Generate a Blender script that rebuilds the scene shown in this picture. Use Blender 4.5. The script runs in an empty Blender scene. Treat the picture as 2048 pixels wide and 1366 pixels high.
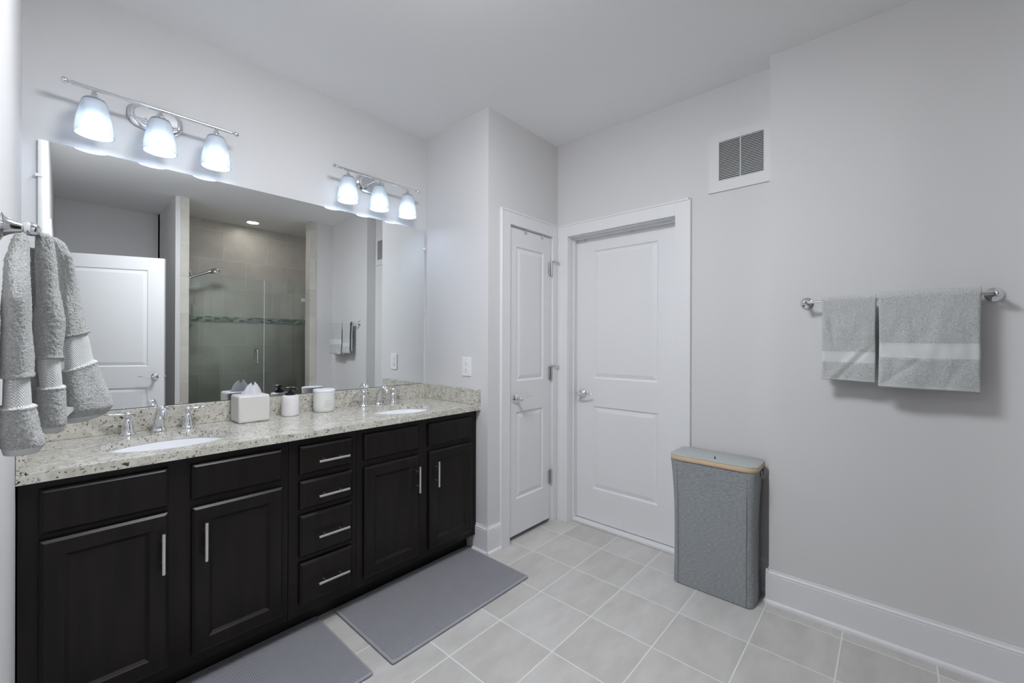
import bpy, bmesh, math, random
from mathutils import Vector, Matrix, noise

random.seed(7)
PI = math.pi
SC = bpy.context.scene
COL = SC.collection

# ------------------------------------------------------------------ camera
CAM_H = 1.308
F_PX = 845.4
cam_data = bpy.data.cameras.new('camera')
cam_data.sensor_width = 36.0
cam_data.lens = F_PX / 2048.0 * 36.0
cam_data.clip_start = 0.01
cam = bpy.data.objects.new('camera', cam_data)
COL.objects.link(cam)
_R = Vector((0.667825, -0.744313, 0.002784))
_D = Vector((0.001695, -0.00222, -0.999996))
_F = Vector((0.744316, 0.667827, -0.00022))
cam.matrix_world = Matrix(((_R.x, -_D.x, -_F.x, 0.0), (_R.y, -_D.y, -_F.y, 0.0),
                           (_R.z, -_D.z, -_F.z, CAM_H), (0, 0, 0, 1)))
SC.camera = cam

# ------------------------------------------------------------------ world (even fill added as daylight beyond the doorway) and exposure
world = bpy.data.worlds.new('world')
SC.world = world
world.use_nodes = True
WORLD_STRENGTH = 0.2
world.node_tree.nodes['Background'].inputs[0].default_value = (0.90, 0.95, 1.0, 1)
world.node_tree.nodes['Background'].inputs[1].default_value = WORLD_STRENGTH
BULB_STRENGTH = 33.0
CAN_STRENGTH = 38.0
FILL_DOME_STRENGTH = 47.0  # unseen ceiling light added as fill
SC.view_settings.view_transform = 'Standard'
SC.view_settings.look = 'None'
SC.view_settings.gamma = 1.0
SC.view_settings.use_curve_mapping = False
SC.view_settings.exposure = 0.10
SC.cycles.use_denoising = True
SC.cycles.max_bounces = 14
SC.cycles.diffuse_bounces = 8
SC.cycles.glossy_bounces = 6
SC.cycles.transmission_bounces = 8
SC.cycles.transparent_max_bounces = 12
SC.cycles.caustics_reflective = False
SC.cycles.caustics_refractive = False
SC.cycles.sample_clamp_indirect = 6.0


# ------------------------------------------------------------------ materials
def new_mat(name):
    m = bpy.data.materials.new(name)
    m.use_nodes = True
    return m, m.node_tree, m.node_tree.nodes['Principled BSDF']


def plain(name, col, rough=0.5, metal=0.0, spec=0.5, bump=0.0, bump_scale=200.0, var=0.0, var_scale=6.0, coat=0.0):
    m, nt, b = new_mat(name)
    b.inputs['Base Color'].default_value = (*col, 1)
    b.inputs['Roughness'].default_value = rough
    b.inputs['Metallic'].default_value = metal
    b.inputs['Specular IOR Level'].default_value = spec
    if coat:
        b.inputs['Coat Weight'].default_value = coat
        b.inputs['Coat Roughness'].default_value = 0.1
    tc = nt.nodes.new('ShaderNodeTexCoord')
    if var:
        n = nt.nodes.new('ShaderNodeTexNoise')
        n.inputs['Scale'].default_value = var_scale
        n.inputs['Detail'].default_value = 5
        nt.links.new(tc.outputs['Object'], n.inputs['Vector'])
        r = nt.nodes.new('ShaderNodeValToRGB')
        r.color_ramp.elements[0].position = 0.3
        r.color_ramp.elements[1].position = 0.7
        r.color_ramp.elements[0].color = (*[c * (1 - var) for c in col], 1)
        r.color_ramp.elements[1].color = (*[min(1, c * (1 + var)) for c in col], 1)
        nt.links.new(n.outputs['Fac'], r.inputs['Fac'])
        nt.links.new(r.outputs['Color'], b.inputs['Base Color'])
    if bump:
        n2 = nt.nodes.new('ShaderNodeTexNoise')
        n2.inputs['Scale'].default_value = bump_scale
        n2.inputs['Detail'].default_value = 4
        nt.links.new(tc.outputs['Object'], n2.inputs['Vector'])
        bp = nt.nodes.new('ShaderNodeBump')
        bp.inputs['Strength'].default_value = bump
        bp.inputs['Distance'].default_value = 0.002
        nt.links.new(n2.outputs['Fac'], bp.inputs['Height'])
        nt.links.new(bp.outputs['Normal'], b.inputs['Normal'])
    return m


def granite_mat():
    m, nt, b = new_mat('granite')
    L = nt.links.new
    tc = nt.nodes.new('ShaderNodeTexCoord')

    def noise_n(scale, detail=3, rough=0.55, dist=0.0):
        n = nt.nodes.new('ShaderNodeTexNoise')
        n.inputs['Scale'].default_value = scale
        n.inputs['Detail'].default_value = detail
        n.inputs['Roughness'].default_value = rough
        n.inputs['Distortion'].default_value = dist
        L(tc.outputs['Object'], n.inputs['Vector'])
        return n

    def ramp(src, p0, c0, p1, c1):
        r = nt.nodes.new('ShaderNodeValToRGB')
        r.color_ramp.elements[0].position = p0
        r.color_ramp.elements[1].position = p1
        r.color_ramp.elements[0].color = (*c0, 1)
        r.color_ramp.elements[1].color = (*c1, 1)
        L(src, r.inputs['Fac'])
        return r

    def mix(fac, a, c):
        x = nt.nodes.new('ShaderNodeMix')
        x.data_type = 'RGBA'
        L(fac, x.inputs['Factor'])
        if isinstance(a, tuple):
            x.inputs['A'].default_value = (*a, 1)
        else:
            L(a, x.inputs['A'])
        x.inputs['B'].default_value = (*c, 1)
        return x.outputs['Result']

    base = ramp(noise_n(28, 5).outputs['Fac'], 0.35, (0.50, 0.475, 0.405), 0.68, (0.67, 0.655, 0.60))
    W = (1, 1, 1)
    K = (0, 0, 0)
    s1 = ramp(noise_n(75, 2, 0.5, 0.6).outputs['Fac'], 0.62, K, 0.67, W)
    s2 = ramp(noise_n(48, 3, 0.6, 1.2).outputs['Fac'], 0.665, K, 0.69, W)
    s3 = ramp(noise_n(120, 1, 0.5, 0.3).outputs['Fac'], 0.645, K, 0.675, W)
    c = mix(s1.outputs['Color'], base.outputs['Color'], (0.30, 0.27, 0.235))
    c = mix(s3.outputs['Color'], c, (0.11, 0.095, 0.09))
    c = mix(s2.outputs['Color'], c, (0.045, 0.035, 0.035))
    L(c, b.inputs['Base Color'])
    b.inputs['Roughness'].default_value = 0.12
    return m


def tile_mat(name, px, py, ox, oy, grout_w, axes, tile_a, tile_b, grout, rough=0.4, offset=False, streak=False):
    """Rectangular tiles with grout, laid out in object (= world) coordinates along two axes."""
    m, nt, b = new_mat(name)
    L = nt.links.new
    tc = nt.nodes.new('ShaderNodeTexCoord')
    sp = nt.nodes.new('ShaderNodeSeparateXYZ')
    L(tc.outputs['Object'], sp.inputs['Vector'])

    def mth(op, a, c=None, d=None):
        n = nt.nodes.new('ShaderNodeMath')
        n.operation = op
        for i, v in enumerate((a, c, d)):
            if v is None:
                continue
            if isinstance(v, (int, float)):
                n.inputs[i].default_value = v
            else:
                L(v, n.inputs[i])
        return n.outputs[0]

    a0 = mth('SUBTRACT', sp.outputs[axes[0]], ox)
    a1 = mth('SUBTRACT', sp.outputs[axes[1]], oy)
    v = mth('DIVIDE', a1, py)
    row = mth('FLOOR', v)
    u = mth('DIVIDE', a0, px)
    if offset:
        u = mth('ADD', u, mth('MULTIPLY', mth('MODULO', mth('ADD', row, 40.0), 2.0), 0.5))
    col = mth('FLOOR', u)
    fu = mth('FRACT', u)
    fv = mth('FRACT', v)
    du = mth('MULTIPLY', mth('MINIMUM', fu, mth('SUBTRACT', 1.0, fu)), px)
    dv = mth('MULTIPLY', mth('MINIMUM', fv, mth('SUBTRACT', 1.0, fv)), py)
    d = mth('MINIMUM', du, dv)
    mask = nt.nodes.new('ShaderNodeMapRange')
    mask.interpolation_type = 'SMOOTHSTEP'
    mask.inputs['From Min'].default_value = grout_w * 0.5
    mask.inputs['From Max'].default_value = grout_w * 0.5 + 0.0012
    L(d, mask.inputs['Value'])
    comb = nt.nodes.new('ShaderNodeCombineXYZ')
    L(col, comb.inputs[0])
    L(row, comb.inputs[1])
    wn = nt.nodes.new('ShaderNodeTexWhiteNoise')
    wn.noise_dimensions = '2D'
    L(comb.outputs[0], wn.inputs['Vector'])
    # cloudy variation, a different piece of cloud on every tile
    shift = nt.nodes.new('ShaderNodeVectorMath')
    shift.operation = 'MULTIPLY_ADD'
    L(wn.outputs['Color'], shift.inputs[0])
    shift.inputs[1].default_value = (7, 7, 7)
    mp = nt.nodes.new('ShaderNodeMapping')
    mp.inputs['Scale'].default_value = (1, 2.6, 1) if streak else (1, 1, 1)
    mp.inputs['Rotation'].default_value = (0, 0, 0.5 if streak else 0)
    L(tc.outputs['Object'], mp.inputs['Vector'])
    L(mp.outputs[0], shift.inputs[2])
    nz = nt.nodes.new('ShaderNodeTexNoise')
    nz.inputs['Scale'].default_value = 4.5
    nz.inputs['Detail'].default_value = 5
    nz.inputs['Roughness'].default_value = 0.6
    L(shift.outputs[0], nz.inputs['Vector'])
    f = mth('ADD', mth('MULTIPLY', nz.outputs['Fac'], 0.85), mth('MULTIPLY', wn.outputs['Value'], 0.22))
    rp = nt.nodes.new('ShaderNodeValToRGB')
    rp.color_ramp.elements[0].position = 0.32
    rp.color_ramp.elements[1].position = 0.72
    rp.color_ramp.elements[0].color = (*tile_a, 1)
    rp.color_ramp.elements[1].color = (*tile_b, 1)
    L(f, rp.inputs['Fac'])
    mx = nt.nodes.new('ShaderNodeMix')
    mx.data_type = 'RGBA'
    L(mask.outputs[0], mx.inputs['Factor'])
    mx.inputs['A'].default_value = (*grout, 1)
    L(rp.outputs['Color'], mx.inputs['B'])
    L(mx.outputs['Result'], b.inputs['Base Color'])
    rr = nt.nodes.new('ShaderNodeMapRange')
    rr.inputs['To Min'].default_value = 0.8
    rr.inputs['To Max'].default_value = rough
    L(mask.outputs[0], rr.inputs['Value'])
    L(rr.outputs[0], b.inputs['Roughness'])
    bp = nt.nodes.new('ShaderNodeBump')
    bp.inputs['Strength'].default_value = 0.5
    bp.inputs['Distance'].default_value = 0.0015
    L(mask.outputs[0], bp.inputs['Height'])
    L(bp.outputs['Normal'], b.inputs['Normal'])
    return m


def mosaic_mat():
    m, nt, b = new_mat('glass_mosaic')
    L = nt.links.new
    tc = nt.nodes.new('ShaderNodeTexCoord')
    mp = nt.nodes.new('ShaderNodeMapping')
    mp.inputs['Rotation'].default_value = (PI / 2, 0, 0)
    L(tc.outputs['Object'], mp.inputs['Vector'])
    br = nt.nodes.new('ShaderNodeTexBrick')
    br.inputs['Scale'].default_value = 1.0
    br.inputs['Brick Width'].default_value = 0.06
    br.inputs['Row Height'].default_value = 0.0225
    br.inputs['Mortar Size'].default_value = 0.0015
    br.inputs['Bias'].default_value = -0.2
    br.inputs['Color1'].default_value = (0.06, 0.10, 0.09, 1)
    br.inputs['Color2'].default_value = (0.60, 0.62, 0.57, 1)
    br.inputs['Mortar'].default_value = (0.45, 0.44, 0.41, 1)
    L(mp.outputs[0], br.inputs['Vector'])
    L(br.outputs['Color'], b.inputs['Base Color'])
    b.inputs['Roughness'].default_value = 0.15
    return m


def terry_mat(name, col, scale=420.0, strength=0.9):
    m, nt, b = new_mat(name)
    L = nt.links.new
    tc = nt.nodes.new('ShaderNodeTexCoord')
    n = nt.nodes.new('ShaderNodeTexNoise')
    n.inputs['Scale'].default_value = scale
    n.inputs['Detail'].default_value = 3
    n.inputs['Roughness'].default_value = 0.7
    L(tc.outputs['Object'], n.inputs['Vector'])
    r = nt.nodes.new('ShaderNodeValToRGB')
    r.color_ramp.elements[0].position = 0.3
    r.color_ramp.elements[1].position = 0.65
    r.color_ramp.elements[0].color = (*[c * 0.60 for c in col], 1)
    r.color_ramp.elements[1].color = (*[min(0.95, c * 1.15) for c in col], 1)
    L(n.outputs['Fac'], r.inputs['Fac'])
    L(r.outputs['Color'], b.inputs['Base Color'])
    bp = nt.nodes.new('ShaderNodeBump')
    bp.inputs['Strength'].default_value = strength
    bp.inputs['Distance'].default_value = 0.004
    L(n.outputs['Fac'], bp.inputs['Height'])
    L(bp.outputs['Normal'], b.inputs['Normal'])
    b.inputs['Roughness'].default_value = 0.95
    b.inputs['Specular IOR Level'].default_value = 0.1
    b.inputs['Sheen Weight'].default_value = 0.35
    b.inputs['Sheen Roughness'].default_value = 0.4
    return m


def weave_mat(name, col, period, uvec, vvec, contrast=0.3, bump=0.5, slub=False, twill=False):
    """A diagonal woven pattern (towel bands, linen, mat top); uvec and vvec pick the two directions of the cloth."""
    m, nt, b = new_mat(name)
    L = nt.links.new
    tc = nt.nodes.new('ShaderNodeTexCoord')

    def dot(vec):
        d = nt.nodes.new('ShaderNodeVectorMath')
        d.operation = 'DOT_PRODUCT'
        L(tc.outputs['Object'], d.inputs[0])
        d.inputs[1].default_value = vec
        return d.outputs['Value']

    def mth(op, a, c=None):
        n = nt.nodes.new('ShaderNodeMath')
        n.operation = op
        for i, v in enumerate((a, c)):
            if v is None:
                continue
            if isinstance(v, (int, float)):
                n.inputs[i].default_value = v
            else:
                L(v, n.inputs[i])
        return n.outputs[0]

    if slub:
        mp2 = nt.nodes.new('ShaderNodeMapping')
        mp2.inputs['Scale'].default_value = (60, 60, 420)
        L(tc.outputs['Object'], mp2.inputs['Vector'])
        n = nt.nodes.new('ShaderNodeTexNoise')
        n.inputs['Scale'].default_value = 1.0
        n.inputs['Detail'].default_value = 3
        L(mp2.outputs[0], n.inputs['Vector'])
        h = n.outputs['Fac']
    else:
        u, v = dot(uvec), dot(vvec)
        k = 2 * PI / period * 0.7071
        s1 = mth('SINE', mth('MULTIPLY', mth('ADD', u, v), k))
        s2 = mth('SINE', mth('MULTIPLY', mth('SUBTRACT', u, v), k))
        if twill:
            h = mth('POWER', mth('ABSOLUTE', mth('MULTIPLY', s1, s2)), 0.6)
        else:
            h = mth('ADD', mth('MULTIPLY', mth('MULTIPLY', s1, s2), 0.5), 0.5)
    r = nt.nodes.new('ShaderNodeValToRGB')
    r.color_ramp.elements[0].position = 0.25 if slub else 0.05
    r.color_ramp.elements[1].position = 0.75 if slub else 0.85
    r.color_ramp.elements[0].color = (*[c * (1 - contrast) for c in col], 1)
    r.color_ramp.elements[1].color = (*[min(0.95, c * (1 + contrast)) for c in col], 1)
    L(h, r.inputs['Fac'])
    L(r.outputs['Color'], b.inputs['Base Color'])
    bp = nt.nodes.new('ShaderNodeBump')
    bp.inputs['Strength'].default_value = bump
    bp.inputs['Distance'].default_value = 0.002
    L(h, bp.inputs['Height'])
    L(bp.outputs['Normal'], b.inputs['Normal'])
    b.inputs['Roughness'].default_value = 0.9
    b.inputs['Specular IOR Level'].default_value = 0.15
    return m


def wood_mat(name, a, c, scale, stretch, rough):
    m, nt, b = new_mat(name)
    L = nt.links.new
    tc = nt.nodes.new('ShaderNodeTexCoord')
    mp = nt.nodes.new('ShaderNodeMapping')
    mp.inputs['Scale'].default_value = stretch
    L(tc.outputs['Object'], mp.inputs['Vector'])
    n = nt.nodes.new('ShaderNodeTexNoise')
    n.inputs['Scale'].default_value = scale
    n.inputs['Detail'].default_value = 4
    L(mp.outputs[0], n.inputs['Vector'])
    r = nt.nodes.new('ShaderNodeValToRGB')
    r.color_ramp.elements[0].position = 0.35
    r.color_ramp.elements[1].position = 0.7
    r.color_ramp.elements[0].color = (*a, 1)
    r.color_ramp.elements[1].color = (*c, 1)
    L(n.outputs['Fac'], r.inputs['Fac'])
    L(r.outputs['Color'], b.inputs['Base Color'])
    b.inputs['Roughness'].default_value = rough
    b.inputs['Specular IOR Level'].default_value = 0.32
    return m


def emit_mat(name, col, strength):
    m = bpy.data.materials.new(name)
    m.use_nodes = True
    nt = m.node_tree
    nt.nodes.clear()
    o = nt.nodes.new('ShaderNodeOutputMaterial')
    e = nt.nodes.new('ShaderNodeEmission')
    e.inputs['Color'].default_value = (*col, 1)
    e.inputs['Strength'].default_value = strength
    nt.links.new(e.outputs[0], o.inputs['Surface'])
    return m


def shade_mat():
    m = bpy.data.materials.new('frosted_shade_glass')
    m.use_nodes = True
    nt = m.node_tree
    nt.nodes.clear()
    L = nt.links.new
    o = nt.nodes.new('ShaderNodeOutputMaterial')
    t = nt.nodes.new('ShaderNodeBsdfTranslucent')
    t.inputs['Color'].default_value = (0.45, 0.48, 0.50, 1)
    d = nt.nodes.new('ShaderNodeBsdfDiffuse')
    d.inputs['Color'].default_value = (0.80, 0.84, 0.86, 1)
    g = nt.nodes.new('ShaderNodeBsdfGlossy')
    g.inputs['Roughness'].default_value = 0.25
    m1 = nt.nodes.new('ShaderNodeMixShader')
    m1.inputs[0].default_value = 0.45
    L(d.outputs[0], m1.inputs[1])
    L(t.outputs[0], m1.inputs[2])
    fr = nt.nodes.new('ShaderNodeFresnel')
    fr.inputs['IOR'].default_value = 1.4
    m2 = nt.nodes.new('ShaderNodeMixShader')
    L(fr.outputs[0], m2.inputs[0])
    L(m1.outputs[0], m2.inputs[1])
    L(g.outputs[0], m2.inputs[2])
    tr = nt.nodes.new('ShaderNodeBsdfTransparent')
    m3 = nt.nodes.new('ShaderNodeMixShader')
    m3.inputs[0].default_value = 0.18
    L(m2.outputs[0], m3.inputs[1])
    L(tr.outputs[0], m3.inputs[2])
    L(m3.outputs[0], o.inputs['Surface'])
    return m


def glass_mat():
    m = bpy.data.materials.new('shower_glass')
    m.use_nodes = True
    nt = m.node_tree
    nt.nodes.clear()
    L = nt.links.new
    o = nt.nodes.new('ShaderNodeOutputMaterial')
    t = nt.nodes.new('ShaderNodeBsdfTransparent')
    t.inputs['Color'].default_value = (0.935, 0.972, 0.952, 1)
    g = nt.nodes.new('ShaderNodeBsdfGlossy')
    g.inputs['Roughness'].default_value = 0.0
    fr = nt.nodes.new('ShaderNodeFresnel')
    fr.inputs['IOR'].default_value = 1.5
    mx = nt.nodes.new('ShaderNodeMixShader')
    L(fr.outputs[0], mx.inputs[0])
    L(t.outputs[0], mx.inputs[1])
    L(g.outputs[0], mx.inputs[2])
    L(mx.outputs[0], o.inputs['Surface'])
    return m


def mirror_mat():
    m = bpy.data.materials.new('mirror_silver')
    m.use_nodes = True
    nt = m.node_tree
    nt.nodes.clear()
    o = nt.nodes.new('ShaderNodeOutputMaterial')
    g = nt.nodes.new('ShaderNodeBsdfGlossy')
    g.inputs['Color'].default_value = (0.92, 0.94, 0.935, 1)
    g.inputs['Roughness'].default_value = 0.0
    nt.links.new(g.outputs[0], o.inputs['Surface'])
    return m


M = {}
M['wall'] = plain('wall_paint', (0.685, 0.678, 0.676), 0.75, spec=0.25, bump=0.06, bump_scale=350)
M['ceiling'] = plain('ceiling_paint', (0.90, 0.90, 0.90), 0.9, spec=0.1, bump=0.08, bump_scale=260)
M['trim'] = plain('white_trim_paint', (0.775, 0.775, 0.785), 0.42, spec=0.4)
M['door'] = plain('white_door_paint', (0.775, 0.775, 0.785), 0.45, spec=0.4)
M['plastic'] = plain('white_plastic', (0.82, 0.82, 0.83), 0.35)
M['floor'] = tile_mat('floor_tile', 0.3073, 0.3005, 1.4418, -0.140, 0.0038, (0, 1),
                      (0.48, 0.463, 0.438), (0.60, 0.585, 0.562), (0.78, 0.77, 0.745), rough=0.33, streak=True)
M['shower_tile'] = tile_mat('shower_wall_tile', 0.493, 0.355, 0.988, 1.567 - 4 * 0.355 - 0.0, 0.005, (0, 2),
                            (0.50, 0.47, 0.42), (0.63, 0.60, 0.545), (0.69, 0.665, 0.615), rough=0.35, offset=True)
M['shower_tile_side'] = tile_mat('shower_side_tile', 0.493, 0.355, -0.55, 1.567 - 4 * 0.355, 0.003, (1, 2),
                                 (0.50, 0.47, 0.42), (0.63, 0.60, 0.545), (0.69, 0.665, 0.615), rough=0.35, offset=True)
M['shower_floor'] = tile_mat('shower_floor_tile', 0.05, 0.05, 0, 0, 0.003, (0, 1),
                             (0.36, 0.34, 0.31), (0.48, 0.46, 0.42), (0.5, 0.48, 0.45), rough=0.5)
M['mosaic'] = mosaic_mat()
M['granite'] = granite_mat()
M['espresso'] = wood_mat('espresso_wood', (0.0045, 0.0034, 0.0032), (0.011, 0.0070, 0.0065), 22, (1, 1, 0.12), 0.36)
M['toe'] = plain('dark_toe_kick', (0.008, 0.007, 0.006), 0.5)
M['nickel'] = plain('brushed_nickel', (0.78, 0.77, 0.75), 0.28, metal=1.0)
M['chrome'] = plain('chrome', (0.82, 0.83, 0.85), 0.07, metal=1.0)
M['steel'] = plain('satin_steel', (0.62, 0.63, 0.64), 0.3, metal=1.0)
M['porcelain'] = plain('porcelain', (0.84, 0.85, 0.87), 0.12)
M['ceramic'] = plain('cream_ceramic', (0.66, 0.645, 0.62), 0.4)
M['tissue'] = plain('tissue_paper', (0.88, 0.88, 0.90), 0.9, spec=0.1, bump=0.2, bump_scale=120)
_nt = M['tissue'].node_tree
_tr = _nt.nodes.new('ShaderNodeBsdfTranslucent')
_tr.inputs['Color'].default_value = (0.85, 0.86, 0.88, 1)
_mx = _nt.nodes.new('ShaderNodeMixShader')
_mx.inputs[0].default_value = 0.45
_nt.links.new(_nt.nodes['Principled BSDF'].outputs[0], _mx.inputs[1])
_nt.links.new(_tr.outputs[0], _mx.inputs[2])
_nt.links.new(_mx.outputs[0], _nt.nodes['Material Output'].inputs['Surface'])
M['frost'] = plain('frosted_white_bottle', (0.78, 0.76, 0.76), 0.35)
M['pumpblack'] = plain('black_plastic', (0.012, 0.012, 0.015), 0.25)
M['candle'] = plain('candle_glass', (0.76, 0.765, 0.74), 0.25)
M['lid'] = plain('white_lid', (0.86, 0.86, 0.88), 0.4)
M['ink'] = plain('grey_print', (0.40, 0.40, 0.38), 0.6)
M['vent'] = plain('vent_white_enamel', (0.69, 0.69, 0.69), 0.5)
M['slot'] = plain('slot_dark', (0.10, 0.10, 0.10), 0.6)
M['duct'] = plain('duct_dark', (0.03, 0.03, 0.035), 0.8)
M['terry'] = terry_mat('grey_terry', (0.64, 0.655, 0.645), 300)
M['terry_near'] = terry_mat('grey_terry_pile', (0.60, 0.61, 0.595), 430, 1.0)
M['band'] = weave_mat('towel_woven_band', (0.68, 0.69, 0.68), 0.0056, (1.0, 0.8, 0), (0, 0, 1), contrast=0.22, bump=0.6, twill=True)
M['band_wall'] = weave_mat('towel_woven_band_wall', (0.72, 0.73, 0.73), 0.0080, (0, -1, 0), (0, 0, 1), contrast=0.15, bump=0.5, twill=True)
M['hem'] = plain('towel_hem', (0.58, 0.59, 0.58), 0.9, spec=0.1, bump=0.3, bump_scale=500)
M['mat'] = weave_mat('bath_mat_weave', (0.262, 0.264, 0.285), 0.0095, (1, 0, 0), (0, 1, 0), contrast=0.42, bump=1.0)
M['mat_edge'] = plain('bath_mat_border', (0.34, 0.34, 0.37), 0.9, spec=0.1, bump=0.4, bump_scale=400)
M['linen'] = weave_mat('grey_linen', (0.31, 0.33, 0.338), 0.003, (1, 0, 0), (0, 0, 1), contrast=0.30, bump=0.3, slub=True)
M['linen_lid'] = plain('grey_linen_lid', (0.42, 0.445, 0.435), 0.85, spec=0.15, bump=0.3, bump_scale=600, var=0.08, var_scale=90)
M['bamboo'] = wood_mat('bamboo', (0.62, 0.44, 0.27), (0.74, 0.56, 0.37), 20, (14, 0.8, 14), 0.45)
M['cord_and_gap'] = plain('dark_cord_and_gap', (0.07, 0.07, 0.07), 0.8)
M['bulb'] = emit_mat('bulb_light', (0.66, 0.79, 1.0), BULB_STRENGTH)
M['can'] = emit_mat('recessed_light', (1.0, 0.95, 0.88), CAN_STRENGTH)
M['dome'] = emit_mat('fill_dome_light', (0.915, 0.945, 1.0), FILL_DOME_STRENGTH)  # glow of the added ceiling fill
M['shade'] = shade_mat()
M['glass'] = glass_mat()
M['mirror'] = mirror_mat()
M['mirror_edge'] = plain('mirror_edge', (0.78, 0.82, 0.84), 0.2)
M['clear'] = plain('clear_clip', (0.80, 0.82, 0.85), 0.2)


# ------------------------------------------------------------------ mesh builder
class MB:
    def __init__(self):
        self.bm = bmesh.new()
        self.mi = 0

    def _f(self, vs):
        try:
            f = self.bm.faces.new(vs)
            f.material_index = self.mi
            return f
        except ValueError:
            return None

    def box(self, x0, x1, y0, y1, z0, z1, mat=None):
        v = [self.bm.verts.new(p) for p in ((x0, y0, z0), (x1, y0, z0), (x1, y1, z0), (x0, y1, z0),
                                            (x0, y0, z1), (x1, y0, z1), (x1, y1, z1), (x0, y1, z1))]
        if mat is not None:
            for w in v:
                w.co = mat @ w.co
        for q in ((3, 2, 1, 0), (4, 5, 6, 7), (0, 1, 5, 4), (1, 2, 6, 5), (2, 3, 7, 6), (3, 0, 4, 7)):
            self._f([v[i] for i in q])
        return self

    def rings(self, rings, cap0=True, cap1=True, closed=True):
        """Loft through lists of points of equal length."""
        vr = [[self.bm.verts.new(p) for p in r] for r in rings]
        n = len(vr[0])
        for a, b in zip(vr[:-1], vr[1:]):
            for i in range(n if closed else n - 1):
                j = (i + 1) % n
                self._f([a[i], a[j], b[j], b[i]])
        if cap0:
            self._f(list(reversed(vr[0])))
        if cap1:
            self._f(vr[-1])
        return vr

    def lathe(self, profile, origin=(0, 0, 0), axis=(0, 0, 1), seg=28, cap0=True, cap1=True):
        """profile: (radius, height) pairs along the axis."""
        ax = Vector(axis).normalized()
        q = Vector((0, 0, 1)).rotation_difference(ax).to_matrix()
        o = Vector(origin)
        rs = []
        for r, h in profile:
            r = max(r, 1e-5)
            rs.append([o + q @ Vector((r * math.cos(2 * PI * i / seg), r * math.sin(2 * PI * i / seg), h))
                       for i in range(seg)])
        self.rings(rs, cap0, cap1)
        return self

    def tube(self, pts, rad, seg=12, flat=1.0, up=(0, 0, 1), caps=True):
        """Tube along a polyline; rad a number or list; flat squashes it along the local up."""
        pts = [Vector(p) for p in pts]
        n = len(pts)
        rad = rad if isinstance(rad, (list, tuple)) else [rad] * n
        rs = []
        prev_u = Vector(up)
        for i, p in enumerate(pts):
            t = (pts[min(i + 1, n - 1)] - pts[max(i - 1, 0)]).normalized()
            s = t.cross(prev_u)
            if s.length < 1e-4:
                s = t.orthogonal()
            s.normalize()
            u = s.cross(t).normalized()
            prev_u = u
            rs.append([p + s * (rad[i] * math.cos(2 * PI * k / seg)) + u * (rad[i] * flat * math.sin(2 * PI * k / seg))
                       for k in range(seg)])
        self.rings(rs, caps, caps)
        return self

    def ball(self, c, r, seg=20, rings=12, sq=(1, 1, 1)):
        c = Vector(c)
        rs = []
        for i in range(rings + 1):
            a = -PI / 2 + PI * i / rings
            rr = max(math.cos(a), 1e-4) * r
            rs.append([c + Vector((rr * math.cos(2 * PI * k / seg) * sq[0], rr * math.sin(2 * PI * k / seg) * sq[1],
                                   r * math.sin(a) * sq[2])) for k in range(seg)])
        self.rings(rs)
        return self

    def prism(self, poly, d, o=(0, 0, 0), u=(1, 0, 0), v=(0, 1, 0)):
        """Polygon (2D, in u and v) extruded by vector d."""
        o, u, v, d = Vector(o), Vector(u), Vector(v), Vector(d)
        a = [o + u * p[0] + v * p[1] for p in poly]
        self.rings([a, [p + d for p in a]])
        return self

    def build(self, name, mat, parent=None, smooth=None, bevel=0.0, bseg=2, fix=True):
        bm = self.bm
        if fix:
            bmesh.ops.recalc_face_normals(bm, faces=bm.faces)
        me = bpy.data.meshes.new(name)
        bm.to_mesh(me)
        bm.free()
        for m in (mat if isinstance(mat, (list, tuple)) else [mat]):
            me.materials.append(m)
        o = bpy.data.objects.new(name, me)
        COL.objects.link(o)
        if parent is not None:
            me.transform(Matrix.Translation(-ORIGIN[parent.name]))
            o.parent = parent
            ORIGIN[o.name] = ORIGIN[parent.name].copy()
        else:
            ORIGIN[o.name] = Vector((0, 0, 0))
        if smooth is not None:
            for p in me.polygons:
                p.use_smooth = True
            if smooth < 180:
                me.set_sharp_from_angle(angle=math.radians(smooth))
        if bevel:
            b = o.modifiers.new('bevel', 'BEVEL')
            b.width = bevel
            b.segments = bseg
            b.limit_method = 'ANGLE'
            b.angle_limit = math.radians(40)
            b.harden_normals = False
        return o


ORIGIN = {}


def tag(o, label=None, cat=None, group=None, kind=None):
    if label:
        o['label'] = label
    if cat:
        o['category'] = cat
    if group:
        o['group'] = group
    if kind:
        o['kind'] = kind
    return o


def thing(name, loc, label, cat, group=None, kind=None):
    o = bpy.data.objects.new(name, None)
    o.empty_display_size = 0.05
    COL.objects.link(o)
    o.location = loc
    ORIGIN[o.name] = Vector(loc)
    return tag(o, label, cat, group, kind)


def copy_tree(o, parent=None):
    c = o.copy()
    COL.objects.link(c)
    if parent is not None:
        c.parent = parent
    for ch in list(o.children):
        copy_tree(ch, c)
    return c


def struct(name, mb, mat, label, cat, **k):
    return tag(mb.build(name, mat, None, **k), label, cat, None, 'structure')


def axes_matrix(o, u, v, w):
    o, u, v, w = Vector(o), Vector(u), Vector(v), Vector(w)
    return Matrix(((u.x, v.x, w.x, o.x), (u.y, v.y, w.y, o.y), (u.z, v.z, w.z, o.z), (0, 0, 0, 1)))


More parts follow.
